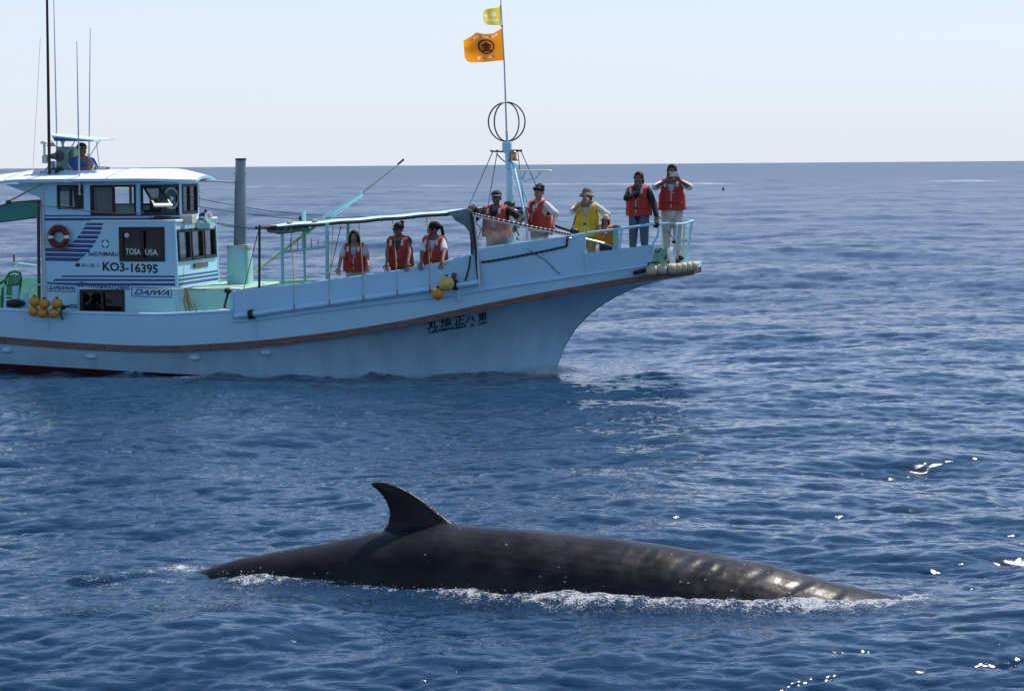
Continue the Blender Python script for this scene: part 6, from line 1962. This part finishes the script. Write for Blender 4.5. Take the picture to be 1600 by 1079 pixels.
up_s = lumps([(300, 895, 0), (380, 905, .01), (430, 910, .055), (500, 915, .02), (690, 920, .015), (765, 918, .06), (810, 925, .02), (900, 925, .06), (950, 928, .06), (1020, 934, .04), (1200, 945, .03), (1280, 948, .05), (1340, 946, .015), (1420, 944, .0), (1500, 946, 0)])
wid = 0.12 + 0.26 * fo_s
bnd = np.exp(-(np.clip(q - 0.02, 0, None) / wid) ** 2) * (q > -0.35)
fo_s = np.maximum(fo_s, 0.62 * ((S_ > 0.3) & (S_ < WL + 0.2)))
inrange = (S_ > -1.2) & (S_ < WL + 0.9)
foam_sheen = np.maximum(foam_sheen, fo_s * bnd * inrange)
churn = np.maximum(churn, np.exp(-(np.clip(q, 0, None) / 0.75) ** 2) * (q > -0.4) * np.clip(fo_s * 1.4, 0, 1) * inrange)
H += up_s * np.exp(-((q - 0.02) / 0.16) ** 2) * inrange
# a hollow just outside the piled-up rim
H -= 0.35 * up_s * np.exp(-((q - 0.45) / 0.22) ** 2) * inrange
def patch(u, v, ru, rv, fo, ch, lift=0.0):
    """an elliptic patch of broken water given by its centre pixel and half sizes in pixels"""
    global foam_sheen, churn, H
    c = sea_pt(u, v); ex = (sea_pt(u + ru, v) - c).length; ey = abs(sea_pt(u, v - rv).y - c.y)
    e = np.exp(-(((X - c.x) / ex) ** 2 + ((Y - c.y) / ey) ** 2))
    foam_sheen = np.maximum(foam_sheen, fo * e); churn = np.maximum(churn, ch * e)
    H += lift * e
for a in ((285, 880, 48, 6, 1.0, 1, .0), (225, 887, 60, 5, .8, 1, .03), (150, 893, 60, 4, .62, .9, .02), (60, 893, 60, 3, .5, .8, .02), (170, 902, 60, 3, .85, .9, .0), (265, 899, 50, 4, .6, .9, 0),
          (30, 934, 30, 5, .25, 1.4, .03), (140, 968, 60, 7, .30, 1.4, .03), (250, 966, 50, 6, .26, 1.4, .03), (350, 962, 50, 6, .2, 1.3, .02), (430, 932, 70, 12, .36, 1.35, .0), (560, 936, 100, 12, .34, 1.3, .0), (760, 940, 100, 14, .36, 1.3, .0), (950, 950, 90, 14, .5, 1.3, .02), (1130, 958, 120, 14, .28, .8, 0), (1460, 943, 45, 5, .55, .9, .02), (390, 972, 40, 8, .2, .7, .02),
          (842, 584, 44, 8, 1.5, .9, .07), (893, 580, 26, 4, 1.1, .8, .02), (800, 586, 40, 3, .6, .7, .03), (690, 590, 40, 3, .2, .5, .02), (310, 594, 48, 3.5, .85, .9, .03), (225, 592, 60, 3, .36, .7, 0), (30, 579, 60, 4, .35, .7, .03), (440, 594, 90, 3, .26, .6, .02), (560, 594, 60, 2.5, .2, .5, .02), (960, 606, 60, 5, .12, .6, .08), (1030, 605, 40, 4, .05, .3, .10)):
    patch(*a)
# slop and a thin broken wash along the ship's waterline
q2 = -by - np.interp(bx, WLX, WLB)
inx = (bx > XT0) & (bx < XF + 0.3)
hb_, _, _ = sample(tB, X, Y, 1.1, 0.55)
hb_ = hb_ / (np.abs(hb_).mean() + 1e-6)
wash = np.exp(-(np.clip(q2, 0, None) / 0.35) ** 2) * (q2 > -0.5) * inx
H += 0.022 * hb_ * wash * fineness
foam_sheen = np.maximum(foam_sheen, wash * np.clip(0.25 + 0.32 * hb_, 0, 0.85) * fineness)
churn = np.maximum(churn, 0.6 * np.exp(-(np.clip(q2, 0, None) / 0.8) ** 2) * (q2 > -0.5) * inx)
# high-frequency chop where the water is broken
for sc, am in ((0.62, 0.55), (0.36, 0.42)):
    h, a, b_ = sample(tC, X + 3.1, Y - 1.7, 0.9, sc)
    H += h * churn * am * fade(30, 48) * fineness * 1.5
    DX += a * churn * am * 0.8; DY += b_ * churn * am * 0.8
H -= 0.045 * np.exp(-((S_ + 0.1) / 0.7) ** 2 - (np.clip(np.abs(T_ - 0.2) - 0.3, 0, None) / 0.5) ** 2)
# far slick's pale reflection painted as foam, and the ship's own smooth wake
slick_y = sea_pt(800, 289.5).y
line = np.exp(-((Y - (slick_y + 0.012 * X)) / 8.0) ** 2)
hh, _, _ = sample(tA, X * 1.7 + 40, Y * 0.2, 0.3)
foam_sheen = np.maximum(foam_sheen, line * np.clip(0.84 + hh * 0.5, 0.76, 0.92) * (np.abs(tt) < 0.5))
V = np.stack([X + DX, Y + DY, H], -1).reshape(-1, 3).astype(np.float32)
i = np.arange(nr - 1)[:, None] * nc + np.arange(nc)[None, :]
j = np.arange(nr - 1)[:, None] * nc + (np.arange(nc)[None, :] + 1) % nc
F = np.stack([i, j, j + nc, i + nc], -1).reshape(-1, 4)
sea_me = bpy.data.meshes.new('sea')
sea_me.vertices.add(len(V)); sea_me.vertices.foreach_set('co', V.ravel())
sea_me.loops.add(F.size); sea_me.loops.foreach_set('vertex_index', F.ravel().astype(np.int32))
sea_me.polygons.add(len(F)); sea_me.polygons.foreach_set('loop_start', np.arange(0, F.size, 4, dtype=np.int32))
sea_me.polygons.foreach_set('loop_total', np.full(len(F), 4, np.int32))
sea_me.update(calc_edges=True)
sea_me.polygons.foreach_set('use_smooth', np.ones(len(F), bool))
# unresolved ripple slope grows with distance: stored as a roughness for the microfacets
mss = 0.04 ** 2 * (1 - fade(45, 130)) + 0.055 ** 2 * (1 - fade(160, 700)) + 0.03 ** 2 * (1 - fade(400, 1500))
rough = np.sqrt(np.clip(np.sqrt(2 * mss), 0, 1))
rough = np.clip(rough, 0.035, 0.55)
for nm, arr in (('foam_sheen', foam_sheen), ('churn', churn), ('ripple', rough), ('fine_ripple', 0.4 + 0.6 * fade(60, 500))):
    at = sea_me.attributes.new(nm, 'FLOAT', 'POINT')
    at.data.foreach_set('value', arr.ravel().astype(np.float32))
SEA = bpy.data.materials.new('sea_water')
SEA.use_nodes = True
nt = SEA.node_tree
b = nt.nodes['Principled BSDF']
b.inputs['IOR'].default_value = 1.36
b.inputs['Base Color'].default_value = (0.009, 0.036, 0.079, 1)
def attr(n): return nd(nt, 'ShaderNodeAttribute', attribute_name=n).outputs['Fac']
fa, ca, ra, la = attr('foam_sheen'), attr('churn'), attr('ripple'), attr('fine_ripple')
tc = nd(nt, 'ShaderNodeTexCoord')
nt.links.new(ra, b.inputs['Roughness'])
def noise(scale, detail, rough_=0.55, st=(1, 1, 1)):
    m = nd(nt, 'ShaderNodeMapping'); m.inputs['Scale'].default_value = st
    nt.links.new(tc.outputs['Object'], m.inputs[0])
    n = nd(nt, 'ShaderNodeTexNoise', Scale=scale, Detail=detail, Roughness=rough_)
    nt.links.new(m.outputs[0], n.inputs['Vector'])
    return n.outputs[0]
def math_(op, a, b__, c=None):
    n = nd(nt, 'ShaderNodeMath', operation=op)
    for k, v in enumerate((a, b__, c)):
        if v is None: continue
        if isinstance(v, (int, float)): n.inputs[k].default_value = v
        else: nt.links.new(v, n.inputs[k])
    return n.outputs[0]
r1 = noise(6.0, 4.0, 0.55, (0.38, 1.0, 1))
r2 = noise(19.0, 3.0, 0.6, (0.45, 1.0, 1))
r3 = noise(27.0, 3.0, 0.6)
hgt = math_('ADD', math_('MULTIPLY', math_('MULTIPLY', r1, 0.022), la), math_('MULTIPLY', math_('MULTIPLY', r2, 0.0045), la))
hgt = math_('ADD', hgt, math_('MULTIPLY', math_('MULTIPLY', r3, 0.042), math_('MULTIPLY', ca, ca)))
bu = nd(nt, 'ShaderNodeBump', Strength=1.0, Distance=1.0)
nt.links.new(hgt, bu.inputs['Height'])
nt.links.new(bu.outputs[0], b.inputs['Normal'])
# patchy white froth, which also carries the far slick's painted sheen
f1 = noise(9.0, 5.0, 0.7); f2 = noise(62.0, 3.0, 0.75)
fm = math_('ADD', math_('MULTIPLY', f1, 0.5), math_('MULTIPLY', f2, 0.5))
thr = math_('SUBTRACT', 0.69, math_('MULTIPLY', fa, 0.24))
msk = nd(nt, 'ShaderNodeMapRange')
nt.links.new(math_('SUBTRACT', fm, thr), msk.inputs[0])
msk.inputs[1].default_value, msk.inputs[2].default_value = 0.0, 0.05
msk.inputs[3].default_value, msk.inputs[4].default_value = 0.0, 0.85
FOAM = nd(nt, 'ShaderNodeBsdfPrincipled')
FOAM.inputs['Base Color'].default_value = (0.78, 0.80, 0.82, 1)
FOAM.inputs['Roughness'].default_value = 0.35
bu2 = nd(nt, 'ShaderNodeBump', Strength=1.0, Distance=0.03)
nt.links.new(f2, bu2.inputs['Height'])
nt.links.new(bu2.outputs[0], FOAM.inputs['Normal'])
ms = nd(nt, 'ShaderNodeMixShader')
nt.links.new(msk.outputs[0], ms.inputs[0])
nt.links.new(b.outputs[0], ms.inputs[1])
nt.links.new(FOAM.outputs[0], ms.inputs[2])
nt.links.new(ms.outputs[0], nt.nodes['Material Output'].inputs[0])
sea_me.materials.append(SEA)
sea = bpy.data.objects.new('sea', sea_me)
COL.objects.link(sea)
tag(sea, 'rippled blue open sea reaching to the horizon', None, None, 'structure')

# ------------------------------------------------------------------ spray thrown up along the whale
WET = bpy.data.materials.new('spray_water')
WET.use_nodes = True
b = WET.node_tree.nodes['Principled BSDF']
b.inputs['Base Color'].default_value = (0.70, 0.74, 0.78, 1)
b.inputs['Roughness'].default_value = 0.12
octa = [(1, 0, 0), (-1, 0, 0), (0, 1, 0), (0, -1, 0), (0, 0, 1), (0, 0, -1)]
octf = [(0, 2, 4), (2, 1, 4), (1, 3, 4), (3, 0, 4), (2, 0, 5), (1, 2, 5), (3, 1, 5), (0, 3, 5)]
pv, pf = [], []
fs_x = np.linspace(-0.2, WL + 0.5, 400)
fs_w = np.interp(fs_x, [wp(u, v)[0] for u, v in ((330, 895), (380, 903), (420, 908), (480, 912), (600, 920), (700, 920), (770, 918), (830, 925), (940, 928), (1000, 934), (1150, 940), (1280, 950), (1340, 946), (1450, 944))], [.1, .7, 1.4, .7, .25, .5, 1.2, .6, 1.3, .7, .6, 1.2, .7, .5])
cdf = np.cumsum(fs_w); cdf /= cdf[-1]
for _ in range(420):
    s = float(np.interp(rng.random(), cdf, fs_x))
    w = float(np.interp(s, fs_x, fs_w))
    q0 = abs(rng.normal(0.05, 0.14))
    p = WA + wS * s + wT * (float(np.interp(s, _ws, _ww)) + q0)
    z = 0.015 + abs(rng.normal(0, 0.025)) * w
    r_ = float(np.clip(rng.lognormal(-5.9, 0.45), 0.0015, 0.007))
    k = len(pv)
    pv += [(p.x + a * r_ * 1.2, p.y + b_ * r_, z + c * r_) for a, b_, c in octa]
    pf += [tuple(i + k for i in f) for f in octf]
for _ in range(420):                       # splash at the stem
    t = rng.random() ** 1.5
    xb = XF + 0.12 - 1.5 * t
    yb2 = -float(np.interp(xb, WLX, WLB)) - abs(rng.normal(0.04, 0.07))
    p = BM @ Vector((xb, yb2, abs(rng.normal(0, 0.07)) * (1.2 - t)))
    r_ = float(np.clip(rng.lognormal(-5.0, 0.4), 0.004, 0.014))
    k = len(pv)
    pv += [(p.x + a * r_ * 1.2, p.y + b_ * r_, p.z + c * r_) for a, b_, c in octa]
    pf += [tuple(i + k for i in f) for f in octf]
sm = bpy.data.meshes.new('spray')
sm.from_pydata(pv, [], pf)
sm.materials.append(WET)
sm.polygons.foreach_set('use_smooth', [True] * len(sm.polygons))
spray = bpy.data.objects.new('spray', sm)
COL.objects.link(spray)
tag(spray, 'fine droplets thrown up where the whale breaks the water', None, None, 'stuff')
